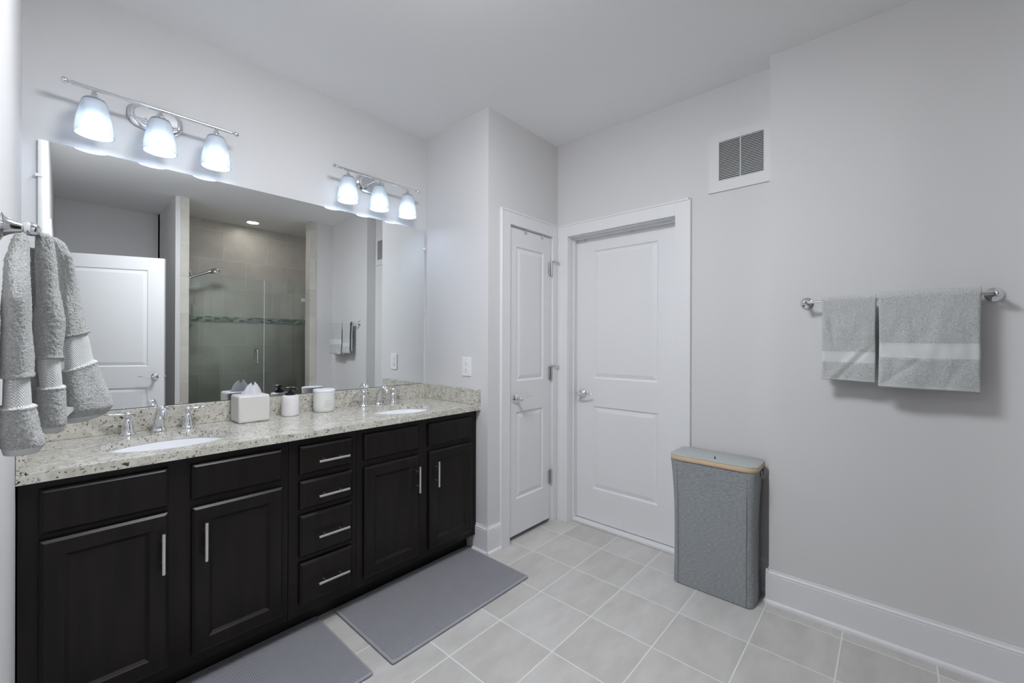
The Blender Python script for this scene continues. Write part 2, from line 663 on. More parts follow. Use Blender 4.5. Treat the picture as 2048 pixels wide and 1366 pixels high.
def panel_slab(W, H, T, openings, profile, chamfer, mat):
    """A slab W x H x T (front at w = 0) with moulded panels.
    openings: (u0, u1, v0, v1); profile: (inset, depth) rings inwards; chamfer: (inset, depth) of the front's outer edge."""
    mb = MB()
    ci, cd = chamfer

    def P(u, v, w):
        return mat @ Vector((u, v, w))

    us = sorted({ci, W - ci} | {o[0] for o in openings} | {o[1] for o in openings})
    vs = sorted({ci, H - ci} | {o[2] for o in openings} | {o[3] for o in openings})
    grid = {}
    for u in us:
        for v in vs:
            grid[(u, v)] = mb.bm.verts.new(P(u, v, 0))
    for i in range(len(us) - 1):
        for j in range(len(vs) - 1):
            cu, cv = (us[i] + us[i + 1]) / 2, (vs[j] + vs[j + 1]) / 2
            if any(o[0] < cu < o[1] and o[2] < cv < o[3] for o in openings):
                continue
            mb._f([grid[(us[i], vs[j])], grid[(us[i + 1], vs[j])], grid[(us[i + 1], vs[j + 1])], grid[(us[i], vs[j + 1])]])
    for (u0, u1, v0, v1) in openings:
        prev = None
        for (ins, dep) in [(0, 0)] + list(profile):
            r = [mb.bm.verts.new(P(u0 + ins, v0 + ins, dep)), mb.bm.verts.new(P(u1 - ins, v0 + ins, dep)),
                 mb.bm.verts.new(P(u1 - ins, v1 - ins, dep)), mb.bm.verts.new(P(u0 + ins, v1 - ins, dep))]
            if prev:
                for k in range(4):
                    l = (k + 1) % 4
                    mb._f([prev[k], prev[l], r[l], r[k]])
            prev = r
        mb._f(prev)
    rect = lambda i, w: [P(i, i, w), P(W - i, i, w), P(W - i, H - i, w), P(i, H - i, w)]
    mb.rings([rect(ci, 0), rect(0, -cd), rect(0, -T)], cap0=False, cap1=True)
    bmesh.ops.remove_doubles(mb.bm, verts=mb.bm.verts, dist=1e-5)
    return mb


# ------------------------------------------------------------------ the room
H = 2.743
XL, X1, X2, X3 = -0.05, 1.828, 2.551, 2.443      # left wall, vanity end wall, door wall, towel wall
YW, YD, YS = 2.470, 1.838, 0.455                 # mirror wall, linen-door wall, step in the right wall
YSF, YSB = -0.42, -1.33                          # shower front, shower back
XO = 2.95                                        # outer shell
YB = -1.55                                       # nook back wall

struct('floor', MB().box(-0.17, XO, -1.70, 2.60, -0.08, 0), M['floor'],
       'light grey square ceramic tile floor with pale grout lines', 'floor')
struct('ceiling', MB().box(-0.17, XO, -1.70, 2.60, H, H + 0.08), M['ceiling'],
       'flat white painted ceiling over the whole bathroom', 'ceiling')
struct('wall_back', MB().box(-0.17, XO, YW, YW + 0.12, 0, H), M['wall'],
       'pale grey wall behind the wide mirror and the vanity', 'wall')
# left wall with the entry doorway beside the camera (y -0.47 .. 0.36)
lw = MB()
lw.box(-0.17, XL, 0.36, YW, 0, H).box(-0.17, XL, YB, -0.47, 0, H).box(-0.17, XL, -0.47, 0.36, 2.07, H)
struct('wall_left', lw, M['wall'], 'pale wall at the left edge holding the hanging grey towel', 'wall')
ew = MB()
ew.box(X1, X1 + 0.11, YD + 0.12, YW, 0, H)
ew.box(X1, 2.012, YD, YD + 0.12, 0, H).box(2.476, X2, YD, YD + 0.12, 0, H).box(2.012, 2.476, YD, YD + 0.12, 2.068, H)
struct('wall_end', ew, M['wall'], 'pale wall at the right end of the vanity turning the corner to the narrow door', 'wall')
dw = MB()
dw.box(X2, X2 + 0.14, YS - 0.02, 0.955, 0, H).box(X2, X2 + 0.14, 1.748, YW, 0, H).box(X2, X2 + 0.14, 0.955, 1.748, 2.075, H)
struct('wall_right_recess', dw, M['wall'], 'warm grey wall around the wider white door, under the vent', 'wall')
struct('wall_right', MB().box(X3, X2 + 0.14, YSF - 0.13, YS, 0, H), M['wall'],
       'warm grey wall stepping forward at right, carrying the towel bar', 'wall')
struct('wall_outer_blocker', MB().box(XO - 0.05, XO, -1.70, 2.60, 0, H), M['wall'],  # unseen shell wall added to keep outside light from leaking in
       'plain unseen wall added behind the doors to block stray light', 'wall')
# shower alcove
struct('wall_shower_jamb', MB().box(2.245, X3 - 0.001, YSF - 0.13, YSF, 0, H), M['wall'],
       'short painted wall between the shower opening and the towel wall', 'wall')
jt = MB()
jt.box(2.165, 2.244, YSF - 0.13, YSF + 0.004, 0, H - 0.002)
struct('trim_shower_jamb', jt, M['shower_tile'], 'beige tiled right jamb of the shower opening', 'trim')
struct('wall_shower_stub', MB().box(0.872, 0.912, YB, -0.50, 0, H), M['wall'],
       'thin painted wall end between the nook and the shower', 'wall')
struct('wall_shower_left', MB().box(0.913, 0.985, YSB - 0.02, -0.502, 0, H), M['shower_tile_side'],
       'beige tiled left wall of the shower that carries the shower head', 'wall')
struct('wall_shower_back', MB().box(0.986, 2.62, YSB - 0.10, YSB, 0, H), M['shower_tile'],
       'beige large tile back wall of the shower', 'wall')
struct('wall_shower_right', MB().box(2.56, 2.68, YSB, YSF - 0.131, 0, H), M['shower_tile_side'],
       'beige tiled right wall inside the shower', 'wall')
struct('trim_shower_band', MB().box(0.987, 2.559, YSB + 0.0005, YSB + 0.008, 1.500, 1.567), M['mosaic'],
       'narrow band of green glass mosaic across the shower tile', 'trim')
struct('trim_shower_curb', MB().box(0.986, 2.164, -0.60, -0.50, 0.001, 0.11), M['shower_tile'],
       'low tiled curb under the shower glass', 'trim')
struct('wall_nook', MB().box(-0.17, 0.871, YB - 0.12, YB, 0, H), M['wall'],
       'grey wall behind the open entry door, seen in the mirror', 'wall')
struct('wall_shower_outer', MB().box(0.872, XO, -1.69, YSB - 0.11, 0, H), M['wall'], 'outer wall behind the shower', 'wall')


# ------------------------------------------------------------------ trim: baseboards, casings
BASE = [(0, 0), (0.012, 0), (0.012, 0.146), (0.0105, 0.150), (0.012, 0.153), (0.0115, 0.157), (0.006, 0.162), (0.0045, 0.171), (0, 0.171)]
SHOE = [(0.012, 0), (0.023, 0), (0.023, 0.008), (0.021, 0.016), (0.017, 0.021), (0.012, 0.023)]


def baseboard(name, runs, label):
    """runs: (start, direction vector along, outward normal)."""
    mb, sb = MB(), MB()
    for (p, d, n) in runs:
        mb.prism(BASE, d, o=p, u=n, v=(0, 0, 1))
        sb.prism(SHOE, d, o=p, u=n, v=(0, 0, 1))
    o = struct(name, mb, M['trim'], label, 'baseboard')
    s = sb.build('shoe_moulding', M['trim'], o)
    return o


g = 0.0008
baseboard('baseboard_right', [((X3 - g, YSF, 0), (0, YS - YSF + 0.012, 0), (-1, 0, 0)),
                              ((X3 - 0.012, YS + g, 0), (X2 - X3 + 0.012, 0, 0), (0, 1, 0)),
                              ((X2 - g, YS, 0), (0, 0.873 - YS, 0), (-1, 0, 0))],
          'tall white baseboard under the towel wall, stepping back behind the hamper')
baseboard('baseboard_end', [((X1 - g, YD - 0.012, 0), (0, 0.13, 0), (-1, 0, 0)),
                            ((X1 - 0.012, YD - g, 0), (0.105 + 0.012, 0, 0), (0, -1, 0))],
          'short white baseboard wrapping the wall corner beside the vanity')
baseboard('baseboard_nook', [((XL, YB + g, 0), (0.872 - XL, 0, 0), (0, 1, 0))],
          'white baseboard along the nook wall behind the open door')


def casing(name, o, u, n, w0, w1, top, outer_l, outer_r, outer_top, label, depth):
    """Flat casing: legs and head around an opening; u along the wall, n outward."""
    mb = MB()
    U, N = Vector(u), Vector(n)
    m = axes_matrix(Vector(o), U, (0, 0, 1), N)
    if (U.cross(Vector((0, 0, 1))) - N).length > 0.1:
        pass
    t = 0.016
    mb.box(outer_l, w0, 0, outer_top, 0.0005, t, m)
    mb.box(w1, outer_r, 0, outer_top, 0.0005, t, m)
    mb.box(w0, w1, top, outer_top, 0.0005, t, m)
    # little back band on the outside edge
    mb.box(outer_l - 0.004, outer_l + 0.008, 0, outer_top + 0.004, 0.0005, t + 0.004, m)
    mb.box(outer_r - 0.008, outer_r + 0.004, 0, outer_top + 0.004, 0.0005, t + 0.004, m)
    mb.box(outer_l, outer_r, outer_top - 0.008, outer_top + 0.004, 0.0005, t + 0.004, m)
    o2 = struct(name, mb, M['trim'], label, 'door casing', bevel=0.002)
    return o2


# narrow door casing (wall y = YD, u = +x, n = -y)
casing('trim_1', (0, YD, 0), (1, 0, 0), (0, -1, 0), 2.016, 2.474, 2.064, 1.936, 2.545, 2.150,
       'white casing around the narrow linen door in the corner', 0)
jb = MB()
jb.box(2.0125, 2.020, YD + 0.0005, YD + 0.118, 0, 2.0675).box(2.468, 2.4755, YD + 0.0005, YD + 0.118, 0, 2.0675)
jb.box(2.020, 2.468, YD + 0.0005, YD + 0.118, 2.060, 2.0675)
struct('trim_jamb_narrow', jb, M['trim'], 'white jamb lining of the narrow corner door', 'door jamb')
# wider door casing (wall x = X2, u = +y, n = -x)
casing('trim_2', (X2, 0, 0), (0, 1, 0), (-1, 0, 0), 0.966, 1.738, 2.064, 0.878, 1.817, 2.149,
       'white casing around the wider door right of the corner', 0)
jb = MB()
jb.box(X2 + 0.0005, X2 + 0.139, 0.9555, 0.969, 0, 2.0745).box(X2 + 0.0005, X2 + 0.139, 1.734, 1.7475, 0, 2.0745)
jb.box(X2 + 0.0005, X2 + 0.139, 0.969, 1.734, 2.061, 2.0745)
jb.box(X2 + 0.050, X2 + 0.086, 0.969, 0.979, 0.02, 2.061).box(X2 + 0.050, X2 + 0.086, 1.724, 1.734, 0.02, 2.061)
jb.box(X2 + 0.050, X2 + 0.086, 0.979, 1.724, 2.050, 2.061)
struct('trim_jamb_wide', jb, M['trim'], 'white jamb lining with stop strips inside the wider door opening', 'door jamb')
struct('trim_threshold', MB().box(X2 + 0.042, X2 + 0.139, 0.969, 1.734, 0.0005, 0.021), M['trim'],
       'white threshold strip under the wider door', 'threshold', bevel=0.004)
# entry doorway casing at the camera's left, seen in the mirror only
casing('trim_3', (XL, 0, 0), (0, 1, 0), (1, 0, 0), -0.47, 0.36, 2.064, -0.55, 0.44, 2.149,
       'white casing of the entry doorway in the left wall', 0)


# ------------------------------------------------------------------ doors
def lever(parent, c, out, along, lname='handle', r=0.031):
    """Round rosette and a wavy lever; c on the door face, out = outward, along = towards the tip."""
    c, out, along = Vector(c), Vector(out).normalized(), Vector(along).normalized()
    mb = MB()
    mb.lathe([(r * 0.98, 0.0004), (r, 0.003), (r * 0.86, 0.008), (r * 0.5, 0.011), (0.012, 0.014), (0.011, 0.040), (0.013, 0.046),
              (0.0125, 0.056), (0.008, 0.060), (0.0001, 0.061)], c, out, 28)
    p0 = c + out * 0.050
    pts, rad = [], []
    for i in range(15):
        t = i / 14
        z = -0.008 * math.sin(t * PI * 1.1) + 0.014 * t * t * math.sin(t * PI) * 1.6 + 0.002 * t
        pts.append(p0 + along * (0.108 * t) + Vector((0, 0, z)) + out * (0.006 * math.sin(PI * t)))
        rad.append(0.0088 - 0.004 * t if i < 14 else 0.0035)
    mb.tube(pts, rad, 12, flat=0.75)
    return mb.build(lname, M['chrome'], parent, smooth=50)


DPROF = [(0.009, -0.008), (0.014, -0.008), (0.038, -0.002)]


def hinge(parent, x, z, stop):
    mb = MB()
    mb.tube([(x, YD - 0.010, z - 0.049), (x, YD - 0.010, z + 0.049)], 0.0062, 12)
    for zz in (-0.051, 0.051):
        mb.ball((x, YD - 0.010, z + zz), 0.0066, 12, 8)
    for zz in (-0.03, 0.0, 0.03):
        mb.lathe([(0.0071, -0.0012), (0.0071, 0.0012)], (x, YD - 0.010, z + zz), (0, 0, 1), 12)
    mb.box(x - 0.022, x - 0.001, YD - 0.0035, YD - 0.0005, z - 0.045, z + 0.045)
    o = mb.build('hinge', M['steel'], parent, smooth=40)
    if stop:
        sb = MB()
        sb.tube([(x, YD - 0.012, z + 0.051), (x + 0.02, YD - 0.03, z + 0.050), (x + 0.045, YD - 0.036, z + 0.046)], 0.0032, 8)
        sb.lathe([(0.001, 0), (0.007, 0.001), (0.007, 0.006), (0.001, 0.007)], (x + 0.044, YD - 0.036, z + 0.046), (1, -0.2, -0.1), 10)
        sb.build('hinge_pin_stop', M['steel'], o, smooth=40)
    return o


d1 = thing('door_1', (2.244, YD, 0), 'narrow white two-panel linen door with hinges on its right', 'door', kind='structure')
mt = axes_matrix((2.0235, YD + 0.003, 0.030), (1, 0, 0), (0, 0, 1), (0, -1, 0))
W1, H1 = 0.441, 2.027
panel_slab(W1, H1, 0.035, [(0.072, W1 - 0.080, 0.235, 0.812), (0.072, W1 - 0.080, 1.015, 1.905)], DPROF, (0.002, 0.002), mt
           ).build('door_slab', M['door'], d1)
lever(d1, (2.089, YD + 0.0028, 0.931), (0, -1, 0), (1, 0, 0.05), 'handle')
for i, z in enumerate((1.835, 1.082, 0.333)):
    hinge(d1, 2.4655, z, i < 2)
d2 = thing('door_2', (2.64, 1.37, 0), 'wider white two-panel door with a lever handle on its left', 'door', kind='structure')
mt = axes_matrix((2.640, 1.7315, 0.026), (0, -1, 0), (0, 0, 1), (-1, 0, 0))
W2, H2 = 0.759, 2.031
panel_slab(W2, H2, 0.035, [(0.140, W2 - 0.140, 0.232, 0.822), (0.140, W2 - 0.140, 1.020, 1.932)], DPROF, (0.002, 0.002), mt
           ).build('door_slab', M['door'], d2)
lever(d2, (2.6398, 1.675, 0.931), (-1, 0, 0), (0, -1, 0.02), 'handle')
# open entry door behind the camera, seen in the mirror
hx, hy, lx, ly = -0.035, -0.480, 0.735, -0.140
W3 = math.hypot(lx - hx, ly - hy)
du = Vector((lx - hx, ly - hy, 0)) / W3
dn = Vector((du.y * -1, du.x, 0))
d3 = thing('door_3', (hx, hy, 0), 'white two-panel entry door standing open, seen in the mirror', 'door', kind='structure')
mt = axes_matrix((lx, ly, 0.012), -du, (0, 0, 1), dn)
panel_slab(W3, 2.031, 0.035, [(0.120, W3 - 0.120, 0.232, 0.835), (0.120, W3 - 0.120, 1.030, 1.915)], DPROF, (0.002, 0.002), mt
           ).build('door_slab', M['door'], d3)
lever(d3, Vector((lx, ly, 0.945)) - du * 0.068 + dn * 0.0002, dn, -du, 'handle')
bmb = MB()
bmb.tube([Vector((lx, ly, 0.945)) + du * 0.0005 - dn * 0.0175, Vector((lx, ly, 0.945)) + du * 0.010 - dn * 0.0175], 0.008, 10)
bmb.build('latch', M['steel'], d3, smooth=40)


def door_hook(name, pts, wvec, label):
    mb = MB()
    w = Vector(wvec)
    a = [Vector(p) for p in pts]
    t = 0.0012
    for p, q in zip(a[:-1], a[1:]):
        n = (q - p).cross(w).normalized() * t
        mb.rings([[p - w - n, p + w - n, p + w + n, p - w + n], [q - w - n, q + w - n, q + w + n, q - w + n]])
    return tag(mb.build(name, M['steel'], None), label, 'door hook', 'over-door hook tabs')


for x, lab in ((2.187, 'left metal hook tab over the top of the narrow door'), (2.368, 'right metal hook tab over the top of the narrow door')):
    door_hook('over_door_hook', [(x, YD + 0.040, 2.0583), (x, YD - 0.0005, 2.0583), (x, YD - 0.0005, 2.034)], (0.0085, 0, 0), lab)
for y, z, lab in ((1.655, 2.036, 'metal hook tab over the wider door near the corner'), (1.290, 2.043, 'metal hook tab over the middle of the wider door')):
    door_hook('over_door_hook', [(2.676, y, 2.0586), (2.6385, y, 2.0586), (2.6385, y, z)], (0, 0.0085, 0), lab)

# ------------------------------------------------------------------ vanity
YF = 1.915          # door faces
YFR = 1.9355        # face frame
ZC = 0.881          # underside of the counter


def pull(parent, c, vertical, L=0.142):
    """Bar pull standing off the front; c = centre on the front face."""
    c = Vector(c)
    a = Vector((0, 0, 1)) if vertical else Vector((1, 0, 0))
    mb = MB()
    y = c.y - 0.032
    p = Vector((c.x, y, c.z))
    mb.tube([p - a * L / 2, p + a * L / 2], 0.006, 14)
    for s in (-1, 1):
        q = c + a * (0.038 * s)
        mb.tube([(q.x, c.y - 0.0002, q.z), (q.x, y, q.z)], 0.0048, 10)
    return mb.build('pull', M['nickel'], parent, smooth=50)


CPROF = [(0.0015, -0.0015), (0.010, -0.008), (0.012, -0.0095)]


def cab_door(parent, x0, x1, z0, z1, px):
    mt = axes_matrix((x0, YF, z0), (1, 0, 0), (0, 0, 1), (0, -1, 0))
    w, h = x1 - x0, z1 - z0
    o = panel_slab(w, h, 0.0195, [(0.052, w - 0.052, 0.052, h - 0.052)], CPROF, (0.009, 0.007), mt).build('door', M['espresso'], parent, bevel=0.0012)
    pull(o, (px, YF, 0.563), True)
    return o


def drawer_front(parent, x0, x1, z0, z1, name, with_pull):
    mt = axes_matrix((x0, YF, z0), (1, 0, 0), (0, 0, 1), (0, -1, 0))
    o = panel_slab(x1 - x0, z1 - z0, 0.0195, [], [], (0.010, 0.008), mt).build(name, M['espresso'], parent, bevel=0.0012)
    if with_pull:
        pull(o, ((x0 + x1) / 2 + 0.017, YF, (z0 + z1) / 2 - 0.009), False)
    return o


def carcass(parent, x0, x1):
    mb = MB()
    mb.box(x0, x1, YFR, YFR + 0.02, 0.100, ZC - 0.001)                 # face frame
    for x in (x0, x1 - 0.018):
        mb.box(x, x + 0.018, YFR + 0.0201, YW - 0.004, 0.100, ZC - 0.001)
    mb.box(x0 + 0.0181, x1 - 0.0181, YFR + 0.0201, YW - 0.004, 0.100, 0.118)
    mb.box(x0 + 0.0181, x1 - 0.0181, YW - 0.016, YW - 0.004, 0.1181, ZC - 0.001)
    mb.build('body', M['espresso'], parent, bevel=0.0006, bseg=1)
    MB().box(x0, x1, 2.022, 2.040, 0.001, 0.0995).build('toe_kick', M['toe'], parent)


u1 = thing('vanity_cabinet', (0.33, 2.2, 0), 'dark brown sink cabinet under the left basin with two doors', 'cabinet', 'vanity cabinets')
carcass(u1, XL + 0.004, 0.713)
drawer_front(u1, -0.003, 0.306, 0.713, 0.853, 'drawer_front', False)
drawer_front(u1, 0.372, 0.686, 0.716, 0.849, 'drawer_front', False)
cab_door(u1, -0.003, 0.306, 0.140, 0.695, 0.287)
cab_door(u1, 0.374, 0.688, 0.140, 0.688, 0.411)
u2 = thing('vanity_cabinet', (0.87, 2.2, 0), 'dark brown middle cabinet with a stack of four drawers', 'cabinet', 'vanity cabinets')
carcass(u2, 0.7145, 1.0255)
for z0, z1 in ((0.718, 0.846), (0.564, 0.691), (0.355, 0.540), (0.150, 0.331)):
    drawer_front(u2, 0.757, 0.999, z0, z1, 'drawer', True)
u3 = thing('vanity_cabinet', (1.42, 2.2, 0), 'dark brown sink cabinet under the right basin beside the wall end', 'cabinet', 'vanity cabinets')
carcass(u3, 1.027, 1.822)
drawer_front(u3, 1.061, 1.382, 0.718, 0.849, 'drawer_front', False)
drawer_front(u3, 1.449, 1.773, 0.716, 0.846, 'drawer_front', False)
cab_door(u3, 1.061, 1.382, 0.140, 0.687, 1.3625)
cab_door(u3, 1.452, 1.776, 0.140, 0.689, 1.4915)

# worktop with two oval cut-outs
SINKS = [(0.345, 2.137), (1.415, 2.137)]
SA, SB = 0.205, 0.163
ZT = 0.911
ct = thing('countertop', (0.889, 2.2, ZC), 'long speckled cream granite vanity top with two oval basin cut-outs', 'countertop')
CX0, CX1, CY0, CY1 = XL + 0.001, X1 - 0.001, 1.899, YW - 0.001
mb = MB()


def ell(cx, cy, a, b, t):
    return Vector((cx + a * math.cos(t), cy + b * math.sin(t), 0))


def slab_piece(x0, x1):
    for z, flip in ((ZT, False), (ZC, True)):
        vs = [mb.bm.verts.new((x, y, z)) for x, y in ((x0, CY0), (x1, CY0), (x1, CY1), (x0, CY1))]
        mb._f(vs if not flip else vs[::-1])
    for y in (CY0, CY1):
        mb._f([mb.bm.verts.new(p) for p in ((x0, y, ZC), (x1, y, ZC), (x1, y, ZT), (x0, y, ZT))])


xs = CX0
for (cx, cy) in SINKS:
    h0, h1 = cx - 0.26, cx + 0.26
    slab_piece(xs, h0)
    xs = h1
    angs = sorted(set([2 * PI * k / 72 for k in range(72)] +
                      [math.atan2(y - cy, x - cx) % (2 * PI) for x in (h0, h1) for y in (CY0, CY1)]))
    top_o, top_i, bot_o, bot_i = [], [], [], []
    for t in angs:
        c, s = math.cos(t), math.sin(t)
        k = min([((h1 if c > 0 else h0) - cx) / c if abs(c) > 1e-9 else 1e9, ((CY1 if s > 0 else CY0) - cy) / s if abs(s) > 1e-9 else 1e9])
        ox, oy = cx + k * c, cy + k * s
        r = 1 / math.sqrt((c / SA) ** 2 + (s / SB) ** 2)
        ix, iy = cx + r * c, cy + r * s
        top_o.append(mb.bm.verts.new((ox, oy, ZT)))
        top_i.append(mb.bm.verts.new((ix, iy, ZT)))
        bot_o.append(mb.bm.verts.new((ox, oy, ZC)))
        bot_i.append(mb.bm.verts.new((ix, iy, ZC)))
    n = len(angs)
    for i in range(n):
        j = (i + 1) % n
        mb._f([top_i[i], top_o[i], top_o[j], top_i[j]])
        mb._f([bot_o[i], bot_i[i], bot_i[j], bot_o[j]])
        mb._f([bot_i[i], top_i[i], top_i[j], bot_i[j]])
        if abs(top_o[i].co.y - top_o[j].co.y) < 1e-6 and (abs(top_o[i].co.y - CY0) < 1e-6 or abs(top_o[i].co.y - CY1) < 1e-6):
            mb._f([bot_o[i], bot_o[j], top_o[j], top_o[i]])
slab_piece(xs, CX1)
for x in (CX0, CX1):
    mb._f([mb.bm.verts.new(p) for p in ((x, CY0, ZC), (x, CY1, ZC), (x, CY1, ZT), (x, CY0, ZT))])
bmesh.ops.remove_doubles(mb.bm, verts=mb.bm.verts, dist=1e-5)
mb.build('slab', M['granite'], ct)
ZB = 1.010
MB().box(CX0 + 0.0225, CX1 - 0.0225, CY1 - 0.021, CY1, ZT + 0.0003, ZB).build('backsplash', M['granite'], ct, bevel=0.002)
MB().box(CX0, CX0 + 0.022, CY0 + 0.0005, CY1, ZT + 0.0003, ZB).build('side_splash', M['granite'], ct, bevel=0.002)
MB().box(CX1 - 0.022, CX1, CY0 + 0.0005, CY1, ZT + 0.0003, ZB).build('side_splash', M['granite'], ct, bevel=0.002)


def sink(cx, cy, label):
    t = thing('undermount_sink', (cx, cy, 0.73), label, 'sink', 'undermount sinks')
    mb = MB()
    rs = []
    N = 56
    prof = [(1.015, 0.0), (1.0, -0.006), (0.97, -0.04), (0.90, -0.085), (0.74, -0.120), (0.5, -0.138), (0.22, -0.146), (0.09, -0.148),
            (0.09, -0.158), (0.24, -0.157), (0.53, -0.149), (0.79, -0.130), (0.95, -0.090), (1.02, -0.042), (1.04, -0.012), (1.10, -0.010), (1.10, 0.0), (1.015, 0.0)]
    for k, dz in prof:
        rs.append([ell(cx, cy, SA * k, SB * k, 2 * PI * i / N) + Vector((0, 0, ZC - 0.0006 + dz)) for i in range(N)])
    mb.rings(rs, cap0=False, cap1=False)
    bmesh.ops.remove_doubles(mb.bm, verts=mb.bm.verts, dist=1e-6)
    mb.build('basin', M['porcelain'], t, smooth=60)
    MB().lathe([(0.021, 0), (0.0205, 0.003), (0.012, 0.0035), (0.011, 0.0015), (0.0001, 0.0015)], (cx, cy, ZC - 0.148), (0, 0, 1), 20).build('drain', M['chrome'], t, smooth=40)
    return t


def faucet(cx, label):
    """Widespread basin faucet: arched spout and two lever handles."""
    y0 = 2.394
    t = thing('faucet', (cx, y0, ZT), label, 'faucet', 'widespread basin faucets')
    mb = MB()
    z = ZT + 0.0003
    mb.lathe([(0.026, 0), (0.0265, 0.004), (0.023, 0.008), (0.021, 0.012)], (cx, y0, z), (0, 0, 1), 28)
    ctrl = [(0.0, 0.010, 0.0215), (0.001, 0.030, 0.0203), (0.007, 0.056, 0.0188), (0.020, 0.082, 0.0172), (0.040, 0.1000, 0.0156),
            (0.060, 0.1065, 0.0146), (0.078, 0.1040, 0.0140), (0.091, 0.0945, 0.0136), (0.0975, 0.0820, 0.0134), (0.0985, 0.0760, 0.0130)]
    pts, rad = [], []
    for i in range(len(ctrl) - 1):
        p0, p1, p2, p3 = (Vector(ctrl[max(0, min(len(ctrl) - 1, i + d))]) for d in (-1, 0, 1, 2))
        for q in range(4):
            u_ = q / 4
            v_ = 0.5 * ((2 * p1) + (p2 - p0) * u_ + (2 * p0 - 5 * p1 + 4 * p2 - p3) * u_ ** 2 + (3 * p1 - p0 - 3 * p2 + p3) * u_ ** 3)
            pts.append((cx, y0 - v_.x, z + v_.y))
            rad.append(v_.z)
    pts.append((cx, y0 - ctrl[-1][0], z + ctrl[-1][1]))
    rad.append(ctrl[-1][2])
    mb.tube(pts, rad, 20, up=(0, -1, 0))
    mb.build('spout', M['chrome'], t, smooth=50)
    for s in (-1, 1):
        hx_, hy_ = cx + 0.102 * s, y0 - 0.006
        hb = MB()
        hb.lathe([(0.027, 0), (0.0275, 0.003), (0.024, 0.007), (0.0215, 0.010), (0.0195, 0.030), (0.0165, 0.048), (0.012, 0.060),
                  (0.0095, 0.064), (0.0115, 0.068), (0.0095, 0.073), (0.0105, 0.078), (0.0120, 0.083), (0.0105, 0.089), (0.005, 0.094), (0.0001, 0.096)],
                 (hx_, hy_, z), (0, 0, 1), 24)
        ho = hb.build('handle', M['chrome'], t, smooth=55)
        lb = MB()
        zc = z + 0.083
        prof = [(0.006, 0.0055), (0.014, 0.0048), (0.028, 0.0052), (0.042, 0.0062), (0.054, 0.0064), (0.060, 0.0045), (0.064, 0.0062), (0.069, 0.0048), (0.074, 0.0030), (0.076, 0.0006)]
        lb.tube([(hx_ + s * d * 0.88, hy_ + 0.10 * d, zc + 0.06 * d) for d, r in prof], [r for d, r in prof], 12)
        lb.build('lever', M['chrome'], ho, smooth=55)
    return t


sink(*SINKS[0], 'white oval basin below the left cut-out of the granite top')
sink(*SINKS[1], 'white oval basin below the right cut-out of the granite top')
faucet(0.347, 'chrome two-handle faucet at the left basin')
faucet(1.416, 'chrome two-handle faucet at the right basin')

# ------------------------------------------------------------------ mirror (hung a touch out of true: right edge and top stand proud)
MX0, MX1, MZ0, MZ1 = -0.009, 1.798, ZB + 0.003, 2.087


def mirror_y(x, z):
    base = YW - 0.0062
    yaw = math.radians(0.36)
    e = (x - MX0)
    bow = 0.0014 * math.exp(-e / 0.055)
    return base - math.tan(yaw) * e - 0.0052 * (z - MZ0) + bow - 0.0014


mir = thing('mirror', ((MX0 + MX1) / 2, YW, MZ0), 'wide frameless mirror on the wall above the granite backsplash', 'mirror')
mb = MB()
cols = [MX0 + 0.25 * (k / 40) ** 1.3 for k in range(41)] + [0.25 + (MX1 - 0.25) * k / 24 for k in range(1, 25)]
front = [[mb.bm.verts.new((x, mirror_y(x, z), z)) for z in (MZ0, MZ1)] for x in cols]
back = [[mb.bm.verts.new((x, mirror_y(x, z) + 0.005, z)) for z in (MZ0, MZ1)] for x in cols]
for i in range(len(cols) - 1):
    mb.mi = 0
    mb._f([front[i][0], front[i + 1][0], front[i + 1][1], front[i][1]])
    mb.mi = 1
    mb._f([back[i + 1][0], back[i][0], back[i][1], back[i + 1][1]])
    mb._f([front[i + 1][0], front[i][0], back[i][0], back[i + 1][0]])
    mb._f([front[i][1], front[i + 1][1], back[i + 1][1], back[i][1]])
mb._f([front[0][0], front[0][1], back[0][1], back[0][0]])
mb._f([front[-1][1], front[-1][0], back[-1][0], back[-1][1]])
go = mb.build('glass', [M['mirror'], M['mirror_edge']], mir, smooth=30, fix=False)
for (x, z) in ((MX0, 1.947), (MX1, 1.955)):
    s = 1 if x < 0.5 else -1
    y = mirror_y(x, z)
    cb = MB()
    cb.box(x - 0.008 * s if s > 0 else x - 0.012, x + 0.012 if s > 0 else x + 0.008, y - 0.0045, y - 0.0008, z - 0.006, z + 0.006)
    cb.box(min(x - 0.008 * s, x - 0.002 * s), max(x - 0.008 * s, x - 0.002 * s), y - 0.0008, YW - 0.0004, z - 0.006, z + 0.006)
    cb.build('clip', M['clear'], mir, bevel=0.001)


